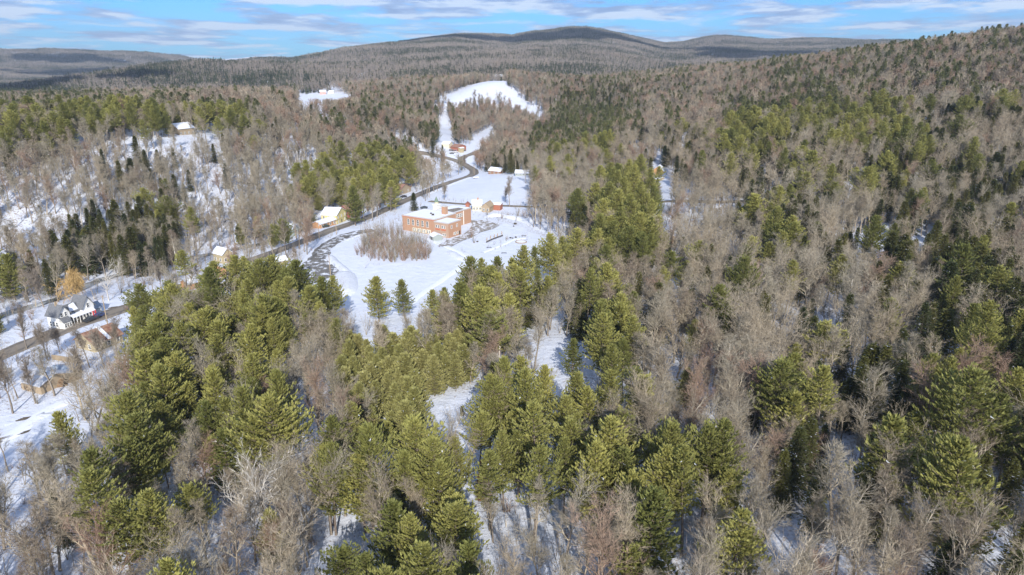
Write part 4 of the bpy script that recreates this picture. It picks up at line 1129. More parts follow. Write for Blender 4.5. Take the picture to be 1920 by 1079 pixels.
house('shop', (858, 285), (874, 283), 9, 4.6, 2.2, 'y', M_redb, M_brroof, 'reddish village building behind the parked cars at the road junction', 'building', wins=2, sidewins=0)
house('shop', (842, 279), (849, 277), 8, 4.4, 2.0, 'y', M_cream, M_snow, 'small cream building left of the village parking area', 'building', wins=1, sidewins=0)
house('shop', (863.5, 287), (870, 286.3), 3, 4.6, .6, 'x', M_yel2, M_snow, 'bright cream shed in front of the reddish village building', 'building', wins=0, sidewins=0)
# houses far off
house('hill_house', (336, 254), (366, 252), 10, 4.5, 3.2, 'x', M_tanw, M_snow, 'house with a snowy roof on the plateau above the steep slope', 'house', wins=4, sidewins=1)
house('mound_house', (927, 150), (941, 150), 12, 6, 4, 'x', M_greyw, M_snow, 'house on top of the snowy gravel mound', 'house', wins=3, sidewins=0)
house('pink_house', (600, 178), (611, 177.6), 9, 5, 3, 'x', mat('pale red siding', (0.55, 0.3, 0.26)), M_snow, 'pale red house beside the far snowfield', 'house', wins=3, sidewins=0)
house('white_garage', (616, 175.8), (625, 175.8), 8, 3.5, 2, 'x', M_white_w, M_snow, 'white building right of the pale red far house', 'house', wins=2, sidewins=0)
house('far_house', (541, 166), (549, 166), 9, 5, 3, 'x', M_white_w, M_snow, 'left of two white houses left of the far snowfield', 'house', wins=2, sidewins=0)
house('far_house', (550, 163.5), (556, 163), 9, 5, 3, 'y', M_white_w, M_snow, 'right of two white houses left of the far snowfield', 'house', wins=1, sidewins=0)

# ------------------------------------------------------------------ cars
def car_mesh_parts(pickup=False):
    prof = [(-2.2,.35),(-2.2,.85),(-2.0,.98),(-1.2,1.0),(-.55,1.42),(.9,1.46),(1.65,1.05),(2.15,.98),(2.25,.6),(2.2,.35)]
    if pickup: prof = [(-2.7,.4),(-2.7,1.05),(-2.5,1.1),(-1.5,1.15),(-.9,1.75),(.5,1.78),(.65,1.15),(2.6,1.12),(2.7,.6),(2.65,.4)]
    n = len(prof); V = []
    for y, s in ((-.88, 1), (.88, 1)):
        for x, z in prof: V.append((x, y * (0.82 if z > 1.3 else 1), z))
    body = MB().add(V, [tuple(range(n))[::-1], tuple(range(n, 2*n))] + [(i, (i+1) % n, n+(i+1) % n, n+i) for i in range(n)])
    gl = MB(); z0, z1 = (1.2, 1.68) if pickup else (1.03, 1.38); xa, xb = (-1.1, .5) if pickup else (-.85, 1.2)
    gl.add([(xa,-.86,z0),(xb,-.86,z0),(xb-.25,-.80,z1),(xa+.4,-.80,z1),(xa,.86,z0),(xb,.86,z0),(xb-.25,.80,z1),(xa+.4,.80,z1)], [(0,1,2,3),(4,7,6,5),(0,3,7,4),(1,5,6,2)])
    if pickup: gl.box(.75, -.75, 1.13, 2.5, .75, 1.16)
    wh = MB().tube((0, -.12, 0), (0, .12, 0), .34, .34, 10)
    return body, gl, wh
def tuple_mesh():
    out = {}
    for k, pk in (('car', False), ('pickup', True)): b, g, w = car_mesh_parts(pk); out[k] = (b, g.mesh('windows', M_glass), w.mesh('wheel', M_dark))
    return out
CM = tuple_mesh(); CMB = {}
def car(u, v, deg, col, label, kind='car', group='cars parked around the school and village'):
    key = (kind, col)
    if key not in CMB:
        me = mesh_from('body', CM[kind][0].V, CM[kind][0].F, [mat('car paint', col, .3, .5)]); CMB[key] = me
    x, y = at(u, v); e = bpy.data.objects.new('parked_car' if kind == 'car' else 'pickup_truck', None); COL.objects.link(e)
    e.location = (x, y, Hs(x, y) + .25); e.rotation_euler = (0, 0, math.radians(deg)); tag(e, label, 'car' if kind == 'car' else 'pickup truck', group)
    link('body', CMB[key], e); link('windows', CM[kind][1], e)
    for wx in (-1.4, 1.4) if kind == 'car' else (-1.75, 1.75):
        for wy in (-.8, .8): link('wheel', CM[kind][2], e, (wx, wy, .34))
    BLDG.append((x, y, 2.5)); return e
car(172, 603, 70, (0.03, 0.035, 0.04), 'black pickup truck with snow-dusted bed in front of the farmhouse porch', 'pickup')
car(186, 596, 60, (0.035, 0.05, 0.13), 'dark blue car behind the black pickup truck beside the farmhouse')
car(610, 427, 40, (0.05, 0.06, 0.05), 'dark car at the road in front of the yellow house')
car(664, 414, 30, (0.7, 0.7, 0.7), 'white car parked in front of the red house')
car(757, 371, 40, (0.04, 0.04, 0.05), 'black car below the cottage with the steep brown roof')
car(748, 375, 40, (0.25, 0.26, 0.28), 'grey car next to the black car below the cottage')
car(892, 335, 20, (0.75, 0.75, 0.75), 'white van-like car at the road bend by the upper snowfield')
car(795, 392, 20, (0.04, 0.05, 0.06), 'dark car on the shaded snow behind the gym roof of the school')
for i, (u, v, c, w_) in enumerate([(846, 283, (.03,.03,.035), 'black car leftmost in the back row of the village lot'), (851, 283, (.25,.03,.03), 'dark red car in the back row of the village lot'), (856, 284, (.1,.1,.12), 'dark grey car at the right end of the back row of the village lot'),
        (847, 289, (.02,.02,.03), 'long black car in the front row of the village lot'), (855, 287, (.5,.5,.52), 'silver car in the front row of the village lot'), (869, 283.5, (.05,.08,.06), 'dark green car parked alone in front of the cream shed in the village')]):
    car(u, v, 8, c, w_)

# ------------------------------------------------------------------ poles, mast, fences, small things
def pole(u, v, h, label, lamp=False):
    x, y = at(u, v); z = Hs(x, y); e = bpy.data.objects.new('utility_pole' if not lamp else 'lamp_pole', None); COL.objects.link(e); e.location = (x, y, z)
    tag(e, label, 'utility pole' if not lamp else 'lamp post', 'utility poles along the road'); a = 1.05
    MB().tube((0,0,-.5),(0,0,h), .19, .13, 6).build('post', M_tanw, e)
    if lamp: MB().tube((0,0,h-.3),(math.cos(a)*-1.8,math.sin(a)*-1.8,h+.2), .06, .05, 5).build('lamp_arm', M_metal, e)
    else:
        c, s = math.cos(a), math.sin(a)
        MB().tube((-1.2*s,1.2*c,h-.6),(1.2*s,-1.2*c,h-.6), .08, .08, 4).build('crossarm', M_tanw, e)
        MB().tube((.28,0,h-2.2),(.28,0,h-1.4), .2, .2, 8).build('transformer', M_metal, e)
    BLDG.append((x, y, 1.2)); return Vector((x, y, z + h - .6))
PW = [pole(202, 609, 10.5, 'utility pole across the road from the farmhouse'), pole(599, 449, 9, 'utility pole where the driveway leaves the road, left of the yellow house'), pole(631, 440, 8, 'utility pole in front of the low orange-fronted wing'),
      pole(666, 423, 10, 'utility pole in front of the dark red house'), pole(742, 395, 9, 'utility pole beside the road before the school drive'), pole(805, 371, 9, 'utility pole beside the upper snowfield road'), pole(889, 329, 9, 'utility pole at the road bend beyond the upper snowfield')]
pole(620, 519, 9.5, 'tall lamp post standing in the patchy asphalt lot', True)
wire = MB()
for a, b in zip(PW[1:-1], PW[2:]):
    for o in (-.9, .9):
        pts = [a.lerp(b, t / 6) + Vector((0, 0, -1.4 * 4 * (t/6) * (1 - t/6))) + Vector((o*.5, -o*.3, .1)) for t in range(7)]
        for p, q in zip(pts[:-1], pts[1:]): wire.tube(p, q, .025, .025, 3)
wm = wire.build('power_line', M_dark); tag(wm, 'thin overhead wires strung between the roadside poles', 'power line')
# radio mast on the far mountain
x, y = at(1033, 56); e = bpy.data.objects.new('radio_mast', None); COL.objects.link(e); e.location = (x, y, Hs(x, y)); tag(e, 'thin lattice radio mast on the far mountain ridge', 'radio mast')
mm = MB()
for k in range(3):
    a = k * 2.094; mm.tube((2.4*math.cos(a), 2.4*math.sin(a), -1), (.8*math.cos(a), .8*math.sin(a), 62), .35, .3, 4)
for i in range(16):
    r0 = 2.4 - 1.6 * i / 16; r1 = 2.4 - 1.6 * (i + 1) / 16
    for k in range(3): a = k * 2.094; b = (k + 1) * 2.094; mm.tube((r0*math.cos(a), r0*math.sin(a), i*3.9), (r1*math.cos(b), r1*math.sin(b), i*3.9+3.9), .15, .15, 3)
mm.build('lattice', M_metal, e); MB().tube((0,0,62),(0,0,70),.25,.12,4).build('antenna', M_metal, e)
def fence(name, pts, h, step, label, m, rails=2, cat='fence', rail_t=.06, th=.07):
    ln = smooth(at_many(pts), 1.0); e = bpy.data.objects.new(name, None); COL.objects.link(e); x0, y0 = ln[0]; z0 = Hs(x0, y0); e.location = (x0, y0, z0); tag(e, label, cat)
    acc = 0; last = None; posts = []
    for p, q in zip(ln[:-1], ln[1:]):
        if acc <= 0: posts.append(p); acc = step
        acc -= math.hypot(q[0]-p[0], q[1]-p[1])
    posts.append(ln[-1]); pm = MB().tube((0,0,-.3),(0,0,h), th, th, 5).mesh('post', m)
    Zs = [Hs(*p) for p in posts]
    for p, z in zip(posts, Zs): link('post', pm, e, (p[0]-x0, p[1]-y0, z-z0))
    for p, q, za, zb in zip(posts[:-1], posts[1:], Zs[:-1], Zs[1:]):
        for r in range(rails):
            zz = h * (r + 1) / rails * .95; MB().tube((p[0]-x0,p[1]-y0,za-z0+zz),(q[0]-x0,q[1]-y0,zb-z0+zz), rail_t, rail_t, 4).build('rail', m, e)
    return e
fence('wooden_fence', [(226,280),(260,276),(300,271),(324,268)], 1.3, 2.6, 'pale post fence along the lip of the plateau above the slope', M_dark, 2)
fence('board_fence', [(99,676),(125,680),(152,684)], 1.8, 1.2, 'brown board fence behind the blue-grey shed roof', M_tanw, 4, rail_t=.2)
fence('low_wall', [(912,456),(925,450),(943,443.5)], .8, 2.2, 'low dark timber wall with posts along the top of the school field', M_dark, 2, cat='low wall', rail_t=.16)
fence('backstop_fence', [(684,506),(690,500),(704,498),(711,499)], 2.4, 2.0, 'thin grey wire backstop at the edge of the school field', M_metal, 3, rail_t=.03, th=.05)
for i, (u, v) in enumerate([(913,452),(920,448),(927,446),(933,444),(941,440)]):
    x, y = at(u, v); e = MB().box(-.22,-.22,-.2,.22,.22,1.5).add([(-.3,-.3,1.5),(.3,-.3,1.5),(.3,.3,1.5),(-.3,.3,1.5),(0,0,1.75)],[(0,1,4),(1,2,4),(2,3,4),(3,0,4),(3,2,1,0)]).build('timber_post', M_tanw, None, (x, y, Hs(x, y)))
    tag(e, ['leftmost', 'second from the left', 'middle', 'second from the right', 'rightmost'][i] + ' of five short posts standing along the low timber wall', 'post', 'short posts by the low wall')
# round timber ring on the field
x, y = at(977, 454.5); ring = MB(); n = 28
for i in range(n):
    a, b = 2*math.pi*i/n, 2*math.pi*(i+.96)/n; r = 2.7
    ring.tube((r*math.cos(a), r*math.sin(a), .25), (r*math.cos(b), r*math.sin(b), .25), .22, .22, 5)
tag(ring.build('timber_ring', M_wood, None, (x, y, Hs(x, y))), 'round timber-edged ring lying in the snow of the school field', 'play ring')
tag(MB().add([(2.45*math.cos(t), 2.45*math.sin(t), .3) for t in [6.283*i/16 for i in range(16)]] + [(2.45*math.cos(t), 2.45*math.sin(t), .34) for t in [6.283*i/16 for i in range(16)]], [tuple(range(16))[::-1], tuple(range(16,32))] + [(i,(i+1)%16,16+(i+1)%16,16+i) for i in range(16)]).build('snow_fill', M_snow, None, (x, y, Hs(x, y))), kind='structure')
def bench(u, v, deg, label):
    x, y = at(u, v); e = bpy.data.objects.new('bench', None); COL.objects.link(e); e.location = (x, y, Hs(x, y)); e.rotation_euler = (0,0,math.radians(deg)); tag(e, label, 'bench', 'benches on the school field')
    MB().box(-1.2,-.25,.45,1.2,.25,.53).build('seat', M_dark, e)
    for sx in (-1, 1): MB().box(sx-.06,-.2,-.1,sx+.06,.2,.45).build('leg', M_dark, e)
bench(917, 465.5, 15, 'dark bench lying across the wheel tracks on the school field'); bench(945, 476, 5, 'bench nearest the pines on the school field'); bench(982, 443.5, 0, 'bench behind the timber ring on the school field')
for i, (u, v, s) in enumerate([(957,447,.6),(961,447.5,.45),(967,446,.6),(966,421,.9),(963,425,.5),(895,454,.6)]):
    x, y = at(u, v); bm = bmesh.new(); bmesh.ops.create_icosphere(bm, subdivisions=2, radius=s)
    rr = random.Random(i)
    for w_ in bm.verts: w_.co *= rr.uniform(.8, 1.15); w_.co.z *= .8
    me = bpy.data.meshes.new('boulder'); bm.to_mesh(me); bm.free(); me.materials.append(M_dark)
    tag(link('boulder', me, None, (x, y, Hs(x, y) + s*.3)), ['leftmost of three dark stones beyond the timber ring','small middle one of three dark stones beyond the timber ring','rightmost of three dark stones beyond the timber ring','largest dark stone sticking out of the plowed snow heap','small dark stone below the largest on the snow heap','dark stone beside the fan-shaped shrub by the low wall'][i], 'stone', 'dark stones on the school grounds')
# shrubs that stand alone on the field
def shrub_thing(u, v, mesh_seed, h, n, sp, m, label, s=1.0):
    c = shrub_shape(mesh_seed, h, n, sp, .05); V, F = Seg.slivers(c.W, np.random.RandomState(mesh_seed)); x, y = at(u, v)
    e = bpy.data.objects.new('bare_shrub', None); COL.objects.link(e); e.location = (x, y, Hs(x, y)); e.scale = (s, s, s); tag(e, label, 'shrub', 'single shrubs around the school')
    link('stems', Seg.tubes_mesh(c.T, 'stems', m), e); link('twigs', mesh_from('twigs', V, F, [m]), e); BLDG.append((x, y, 3))
M_redt = M_red
shrub_thing(889, 456, 301, 4.5, 12, 1.2, M_twig, 'fan-shaped pale shrub left of the low timber wall')
shrub_thing(884, 446, 302, 5.0, 26, 1.0, M_redt, 'dense rusty shrub at the corner of the wet gravel area')
shrub_thing(237, 583, 303, 1.8, 30, 1.3, M_redt, 'small rusty bush on the snowy verge right of the farmhouse')
for i, (u, v) in enumerate([(690,398),(700,396),(712,392),(722,386)]): shrub_thing(u, v, 304 + i, 6, 14, .5, M_redt, ['leftmost', 'second', 'third', 'rightmost'][i] + ' tall red-brown shrub beside the road past the red house')
# debris pile with timbers, and logs in the yard
def heap(u, v, rx, ry, hh, deg, label):
    x, y = at(u, v); e = bpy.data.objects.new('debris_pile', None); COL.objects.link(e); e.location = (x, y, Hs(x, y)); e.rotation_euler = (0,0,math.radians(deg)); tag(e, label, 'debris pile')
    bm = bmesh.new(); bmesh.ops.create_icosphere(bm, subdivisions=4, radius=1); rr = random.Random(3)
    for w_ in bm.verts:
        k = 1 + .16*math.sin(w_.co.x*7+w_.co.y*3) + rr.uniform(-.09,.09); w_.co = Vector((w_.co.x*rx*k, w_.co.y*ry*k, max(w_.co.z, -.2)*hh*k))
    me = bpy.data.meshes.new('mound'); bm.to_mesh(me); bm.free(); me.materials.append(noisy('brown earth and leaves', (0.10,0.065,0.04), (0.24,0.16,0.10), 1.0)); link('mound', me, e)
    for i in range(26):
        a = rr.uniform(0, 6.28); t = rr.uniform(0, .8); px_, py_ = rx*t*math.cos(a), ry*t*math.sin(a); zz = hh*(1-t*t)**.5
        d = Vector((rr.uniform(-1,1), rr.uniform(-.4,.4), rr.uniform(-.15,.25))).normalized()*rr.uniform(1.2,3.0)
        MB().tube(Vector((px_,py_,zz))-d, Vector((px_,py_,zz+.15))+d, .1, .07, 5).build('timber', M_wood if i % 2 else M_dark, e)
    BLDG.append((x, y, rx + 1))
heap(92, 722, 6.5, 3.4, 2.2, 25, 'heap of brown earth and old timbers between the frosted shed and the yard')
def logs(u, v, deg, n, L, label):
    x, y = at(u, v); e = bpy.data.objects.new('log_pile', None); COL.objects.link(e); e.location = (x, y, Hs(x, y)); e.rotation_euler = (0,0,math.radians(deg)); tag(e, label, 'logs', 'logs lying in the plowed yard')
    for i in range(n): MB().tube((-L/2+i*.4, i*.42-.4, .15), (L/2+i*.3, i*.38-.3, .22), .16, .12, 6).build('log', M_dark, e)
logs(12, 822, 40, 3, 9, 'long dark logs lying by the plowed track at the left edge'); logs(40, 788, 15, 4, 2.2, 'crossed dark planks on the plowed yard near the tall trees'); logs(102, 792, 20, 2, 2.0, 'short brown log half buried in snow in the plowed yard'); logs(210, 1058/1.0-480, 20, 3, 2.4, 'dark brush and planks lying on the snow behind the pale tree')
# ------------------------------------------------------------------ planting
TREES = []   # (kind, variant, x, y, z, height, rotation, width, hero label or None)
def plant(kind, cell, r0, r1, dens, jit, hrange, hero=None):
    X, Y, Z = candidates(cell, r0, r1)
    h0 = nr.uniform(*hrange, len(X))
    u, v = proj(X, Y, Z + h0 * .62); k = klass(u, v, jit)
    pr = np.zeros(len(X))
    for c, p in dens.items(): pr[k == ord(c)] = p
    clump = .5 + .5 * np.clip(_fbm(X / 16, Y / 16, hash(kind) % 97 if False else {'pine': 3, 'hemlock': 8, 'bare': 12, 'young': 15}[kind], 2), -1, 1)
    pr = np.where(pr > .7, pr, pr * (.35 + 1.3 * clump))
    ok = (nr.rand(len(X)) < pr) & (u > -150) & (u < 2070) & (v < 1300)
    X, Y, Z, h0 = X[ok], Y[ok], Z[ok], h0[ok]
    ok = free_ground(X, Y) & free_view(X, Y, Z, h0)
    X, Y, Z, h0 = X[ok], Y[ok], Z[ok], h0[ok]
    if HEROES:
        hx = np.array([(t[2], t[3]) for t in HEROES]); lim = 3.6 if kind == 'bare' else 4.6
        d = np.min(np.hypot(X[:, None] - hx[None, :, 0], Y[:, None] - hx[None, :, 1]), 1); ok = d > lim
        X, Y, Z, h0 = X[ok], Y[ok], Z[ok], h0[ok]
    return X, Y, Z, h0

HEROES = []
def hero(kind, var, u, vtop, h, w=1.0, label=None, base=None, rot=None):
    if base is not None: x, y = at(*base)
    else: x, y = at(u, vtop, h * .98)
    HEROES.append((kind, var, x, y, Hs(x, y), h, rnd.uniform(0, 6.28) if rot is None else rot, w, label))
for a in [('pine',3,704,522,16,1.15,'white pine against the snowy school field, left of a smaller lone pine'),
          ('pine',5,755,527,14,1.2,'smaller lone white pine standing clear against the snowy school field'),
          ('pine',0,625,520,18,1.0,'white pine whose top stands against the field corner beside the asphalt lot'),
          ('pine',5,812,546,14,1.1,'left one of two short pines where the wheel tracks leave the field'),
          ('pine',5,835,543,13,1.1,'right one of two short pines where the wheel tracks leave the field'),
          ('pine',1,884,487,22,1.1,'big layered white pine left of the file of pines along the school field'),
          ('pine',0,908,488,20,.9,None),('pine',5,936,483,18,1.1,None),('pine',5,958,487,15,1.1,'short pine with a browned top in the file along the school field'),
          ('pine',0,985,464,22,1.0,None),('pine',2,1006,466,19,.9,None),('pine',4,1033,442,23,.9,'tallest pine at the far right end of the school field'),('pine',0,1052,447,20,.85,None),('pine',5,1068,472,15,1,None),
          ('pine',6,392,508,26,1.0,'towering dark pine with its tip beside the small orange shed across the road'),
          ('pine',4,318,540,20,1.1,'flat-topped pine at the roadside end of the pine stand'),('pine',0,270,578,18,1.05,'pine standing apart left of the stand near the yellow-ended house'),
          ('pine',5,463,492,16,.9,'narrow pine spire behind the pine stand near the road'),('pine',3,445,525,17,1.1,None),('pine',0,520,532,19,1,None),('pine',1,575,540,19,.9,None),
          ('pine',1,250,783,21,1.2,'round-topped bushy pine above the open woods beside the plowed yard'),('pine',4,505,742,23,1.15,'wide pine bristling to the right at the lower corner of the pine stand'),
          ('pine',6,455,730,23,1.0,None),('pine',4,1822,700,24,1.15,'broad yellow-green pine spreading among bare trees at the right edge'),
          ('pine',1,1456,392,24,.9,'pale green pine standing alone left of the shady snow gap'),('pine',3,1672,292,17,1.1,None),('pine',3,1838,292,18,1.1,None),
          ('pine',2,1296,842,22,.9,None),('pine',0,1252,838,21,1.0,None),('pine',3,1372,892,14,1.0,None),('pine',1,1112,838,20,.9,None),('pine',0,1062,828,17,.8,None),('pine',2,1003,842,20,1.1,'pine with dead lower limbs over the shaded snow in the foreground'),
          ('pine',5,1076,640,12,1.2,'rounded small pine beside the second snowy clearing'),
          ('pine',6,1205,292,26,.95,'topmost pine of the tall block right of the school field'),('pine',0,1180,302,25,1,None),('pine',6,1160,322,25,1,None),('pine',0,1192,312,27,.95,None),('pine',2,1220,318,25,.9,None),('pine',6,1172,335,27,.95,None),('pine',1,1142,345,25,1,None),('pine',0,1206,345,27,.95,None),('pine',6,1228,352,24,.85,None),('pine',4,1160,360,26,1,None),('pine',0,1188,368,26,1,None),('pine',6,1216,378,25,.9,None),('pine',1,1135,378,24,1,None),('pine',0,1165,392,25,1,None),('pine',4,1200,402,24,1,None),('pine',6,1128,405,24,.9,None),('pine',0,1225,412,22,.9,None),('pine',1,1150,418,23,1,None),('pine',4,1180,428,23,1,None),('pine',0,1118,432,22,1,None),('pine',6,1208,440,22,.9,None),('pine',1,1140,450,20,1,None),
          ('pine',0,275,925,19,1.15,None),('pine',4,215,945,18,1.1,None),
          ('hemlock',0,958,280,20,1.1,'dark conifer standing beside the brown roadside barn'),('hemlock',1,1016,335,13,.9,'lone dark conifer at the far end of the upper snowfield'),
          ('hemlock',3,776,362,11,1.1,'small rounded evergreen beside the road behind the brick school'),
          ('hemlock',3,262,718,10,1.05,'small dense evergreen on the left flank of the pine stand'),
          ('hemlock',3,866,762,2.6,1.2,'tiny evergreen alone in the small snowy clearing'),
          ('hemlock',0,135,412,15,1.1,None),('hemlock',1,232,402,16,1,None),('hemlock',2,285,396,17,1.1,None),('hemlock',0,310,402,16,1,None),
          ('hemlock',1,160,425,14,1.1,None),('hemlock',0,1762,415,19,1,None),('hemlock',2,1800,380,19,1,None),('hemlock',0,1850,360,17,1.2,None),
          ('hemlock',2,1500,800,17,1.1,'dark snow-flecked hemlock among bare crowns in the right foreground'),('hemlock',0,1480,845,14,1.0,None),
          ('bare',6,470,855,17,1.1,None)]:
    hero(a[0], a[1], a[2], a[3], a[4], a[5], a[6])

SP = {}      # special trees with their own shapes
def special():
    SP['willow'] = B(91, 13, .16, 4.6, 16, 'willow', M_bark, M_willow, fine=1.6, tw=.07)
    SP['syc'] = B(92, 15, .25, 3.6, 9, 'oak', M_white, M_white, fine=.25, tw=.05)
    SP['syc2'] = B(93, 17, .35, 7.0, 7, 'oak', M_white, M_white, fine=.35, tw=.05)
    SP['dead'] = con_parts(94, 9, 1.6, .1, 'hemlock', M_dead)
    SP['beech'] = B(95, 9, .15, 2.4, 12, 'maple', M_bark, M_tan, fine=2.0, tw=.14)
    SP['yard'] = B(96, 11, .25, 3.2, 12, 'maple', M_bark, M_bark, fine=1.2, tw=.05)
    SP['tallyard'] = B(97, 15, .4, 2.8, 9, 'maple', M_bark, M_bark, fine=1.2, tw=.05)
special()
def put_tree(parts, name, x, y, z, s, w, rot, label, cat, group):
    e = bpy.data.objects.new(name, None); COL.objects.link(e)
    e.location = (x, y, z); e.rotation_euler = (rnd.gauss(0, .03), rnd.gauss(0, .03), rot); e.scale = (s * w, s * w, s)
    e.empty_display_size = .1
    tag(e, label, cat, group)
    for pn, me in parts.items():
        c = bpy.data.objects.new(pn, me); COL.objects.link(c); c.parent = e
        if pn == 'snow': c['kind'] = 'stuff'
    return e
def put_special(key, base, name, s, label, cat='tree', group=None, top=None, h=None):
    x, y = at(*base) if top is None else at(top[0], top[1], h)
    e = put_tree(SP[key], name, x, y, Hs(x, y), s, 1.0, rnd.uniform(0, 6), label, cat, group)
    HEROES.append(('x', 0, x, y, 0, 0, 0, 0, None)); return e
put_special('willow', (143,568), 'willow_tree', 1.0, 'golden-yellow weeping willow behind the white farmhouse')
put_special('syc', (203,564), 'sycamore_tree', 1.0, 'pale bare tree casting its shadow on the snowy lawn beyond the farmhouse')
put_special('syc2', None, 'sycamore_tree', 1.0, 'white-limbed bare sycamore with crooked spreading arms among brown trees', top=(460,880), h=16.5)
put_special('dead', None, 'pine_tree', 1.0, 'dead orange pine among the green foreground pines', top=(907,868), h=8.8)
put_special('beech', None, 'beech_tree', .8, 'small beech keeping its tan leaves between the foreground pines', top=(738,905), h=7)
put_special('beech', None, 'beech_tree', .6, 'small rusty-leaved beech at the edge of the shrubs right of the tall pine block', top=(1262,450), h=5)
G_Y = 'bare trees around the roadside yards'
put_special('yard', (90,676), 'bare_tree', 1.0, 'dark multi-stemmed bare tree on the near side of the road below the farmhouse', group=G_Y)
put_special('yard', (82,576), 'bare_tree', 1.15, 'bare tree left behind the farmhouse on the snowy river flat', group=G_Y)
put_special('tallyard', (50,655), 'bare_tree', .9, 'bare tree on the far verge of the road left of the farmhouse', group=G_Y)
put_special('tallyard', (24,776), 'bare_tree', 1.0, 'tall dark-trunked bare tree beside the grey shed roof', group=G_Y)
put_special('tallyard', (66,757), 'bare_tree', .8, 'bare tree with a reddish trunk in front of the debris pile', group=G_Y)
put_special('yard', (112,664), 'bare_tree', .7, 'small bare tree leaning by the roadside ditch', group=G_Y)
put_special('tallyard', (168,690), 'bare_tree', .85, 'bare tree screening the near gable of the rusty-roofed house', group=G_Y)
put_special('yard', (196,690), 'bare_tree', 1.05, 'branchy bare tree in front of the long side of the rusty-roofed house', group=G_Y)
put_special('tallyard', (222,684), 'bare_tree', .9, 'tall bare tree at the far corner of the rusty-roofed house', group=G_Y)
put_special('yard', (158,722), 'bare_tree', 1.0, 'bare tree between the board fence and the plowed yard', group=G_Y)
put_special('yard', (302,542), 'bare_tree', .9, 'bare tree by the far edge of the road above the pine stand', group=G_Y)
put_special('yard', (833,376), 'bare_tree', .9, 'bare shade tree beside the upper road behind the school cupola', group=G_Y)
put_special('tallyard', (955,388), 'bare_tree', 1.1, 'bare twin-limbed tree at the lower edge of the upper snowfield', group=G_Y)
put_special('yard', (947,380), 'bare_tree', .8, 'smaller bluish bare tree left of the twin-limbed tree on the upper snowfield', group=G_Y)

def add_trees(kind, X, Y, Z, h):
    vs = P[kind]
    for x, y, z, hh in zip(X, Y, Z, h):
        if kind == 'bare':
            thin = x < -60 and y > 240
            u, v = proj(x, y, z)
            wts = [14, 14, 14, 12, 3, 8, 5, 7, 10, 10] if x < 60 else [10, 12, 10, 8, 1, 5, 16, 16, 7, 16]
            if thin: wts = [3, 2, 10, 16, 4, 2, 1, 1, 18, 2]
            elif rnd.random() < .3: wts = [0, 0, 10, 16, 3, 0, 0, 0, 14, 8]
            vi = rnd.choices(range(10), wts)[0]
        else: vi = rnd.randrange(len(vs))
        TREES.append((kind, vi, x, y, z, hh, rnd.uniform(0, 6.28), rnd.uniform(.85, 1.2), None))
NEAR = 560
add_trees('pine', *plant('pine', 6.6, 55, NEAR, {'P': .82, 'p': .45, 'H': .08, 'h': .06, 'D': .05, 's': .012, 'd': .02}, 13, (13, 22.5)))
add_trees('hemlock', *plant('hemlock', 5.6, 55, NEAR, {'H': .85, 'h': .45, 'P': .03, 'D': .10, 's': .015, 'p': .05}, 13, (11, 18)))
add_trees('bare', *plant('bare', 5.0, 55, NEAR, {'D': .74, 'd': .66, 's': .64, 'p': .5, 'h': .5, 'H': .22, 'P': .18, 'B': .15, 'F': .06}, 14, (9.5, 19)))
add_trees('young', *plant('young', 4.2, 55, NEAR, {'F': .9, 'p': .03, 'd': .01, 'B': .01}, 8, (8, 12)))
TREES += HEROES
TREES = [t for t in TREES if t[0] != 'x']
print('near trees', len(TREES))

# the 300 largest of each kind in view are objects, the rest one wood of each kind
ZONES = [   # (u0, v0, u1, v1, words) by where the crown shows
 (0, 480, 300, 720, 'near the white farmhouse'), (0, 720, 330, 1079, 'beside the plowed snowy yard'),
 (240, 480, 660, 760, 'in the roadside pine stand'), (640, 620, 905, 790, 'in the yellow-green grove'),
 (300, 760, 640, 1079, 'in front of the pine stand'), (600, 780, 1180, 1079, 'below the small clearing'),
 (905, 600, 1280, 800, 'right of the small clearings'), (790, 420, 1090, 620, 'edging the school field'),
 (1085, 270, 1260, 520, 'in the tall pine block'), (1060, 520, 1300, 620, 'below the tall pine block'),
 (1180, 780, 1460, 1079, 'over the striped foreground snow'), (1250, 420, 1560, 800, 'left of the snow gap'),
 (1460, 760, 1920, 1079, 'in the right foreground woods'), (1560, 420, 1920, 760, 'around the shady snow gap'),
 (1250, 200, 1920, 420, 'on the upper right hillside'), (1250, 0, 1920, 200, 'along the right-hand crest'),
 (0, 230, 520, 480, 'on the steep snowy slope'), (520, 230, 800, 430, 'above the yellow house'),
 (0, 150, 520, 230, 'on the snowy plateau'), (860, 150, 1260, 330, 'beyond the upper snowfield'),
 (300, 480, 640, 620, 'beside the stream'), (0, 0, 1920, 1079, 'around the school grounds')]
KW = {'pine': ('white pine', 'pine_tree'), 'young': ('young pine', 'pine_tree'), 'hemlock': ('hemlock', 'hemlock_tree'), 'bare': ('bare tree', 'bare_tree')}
SEEN = []    # every single tree in view: u, v, words
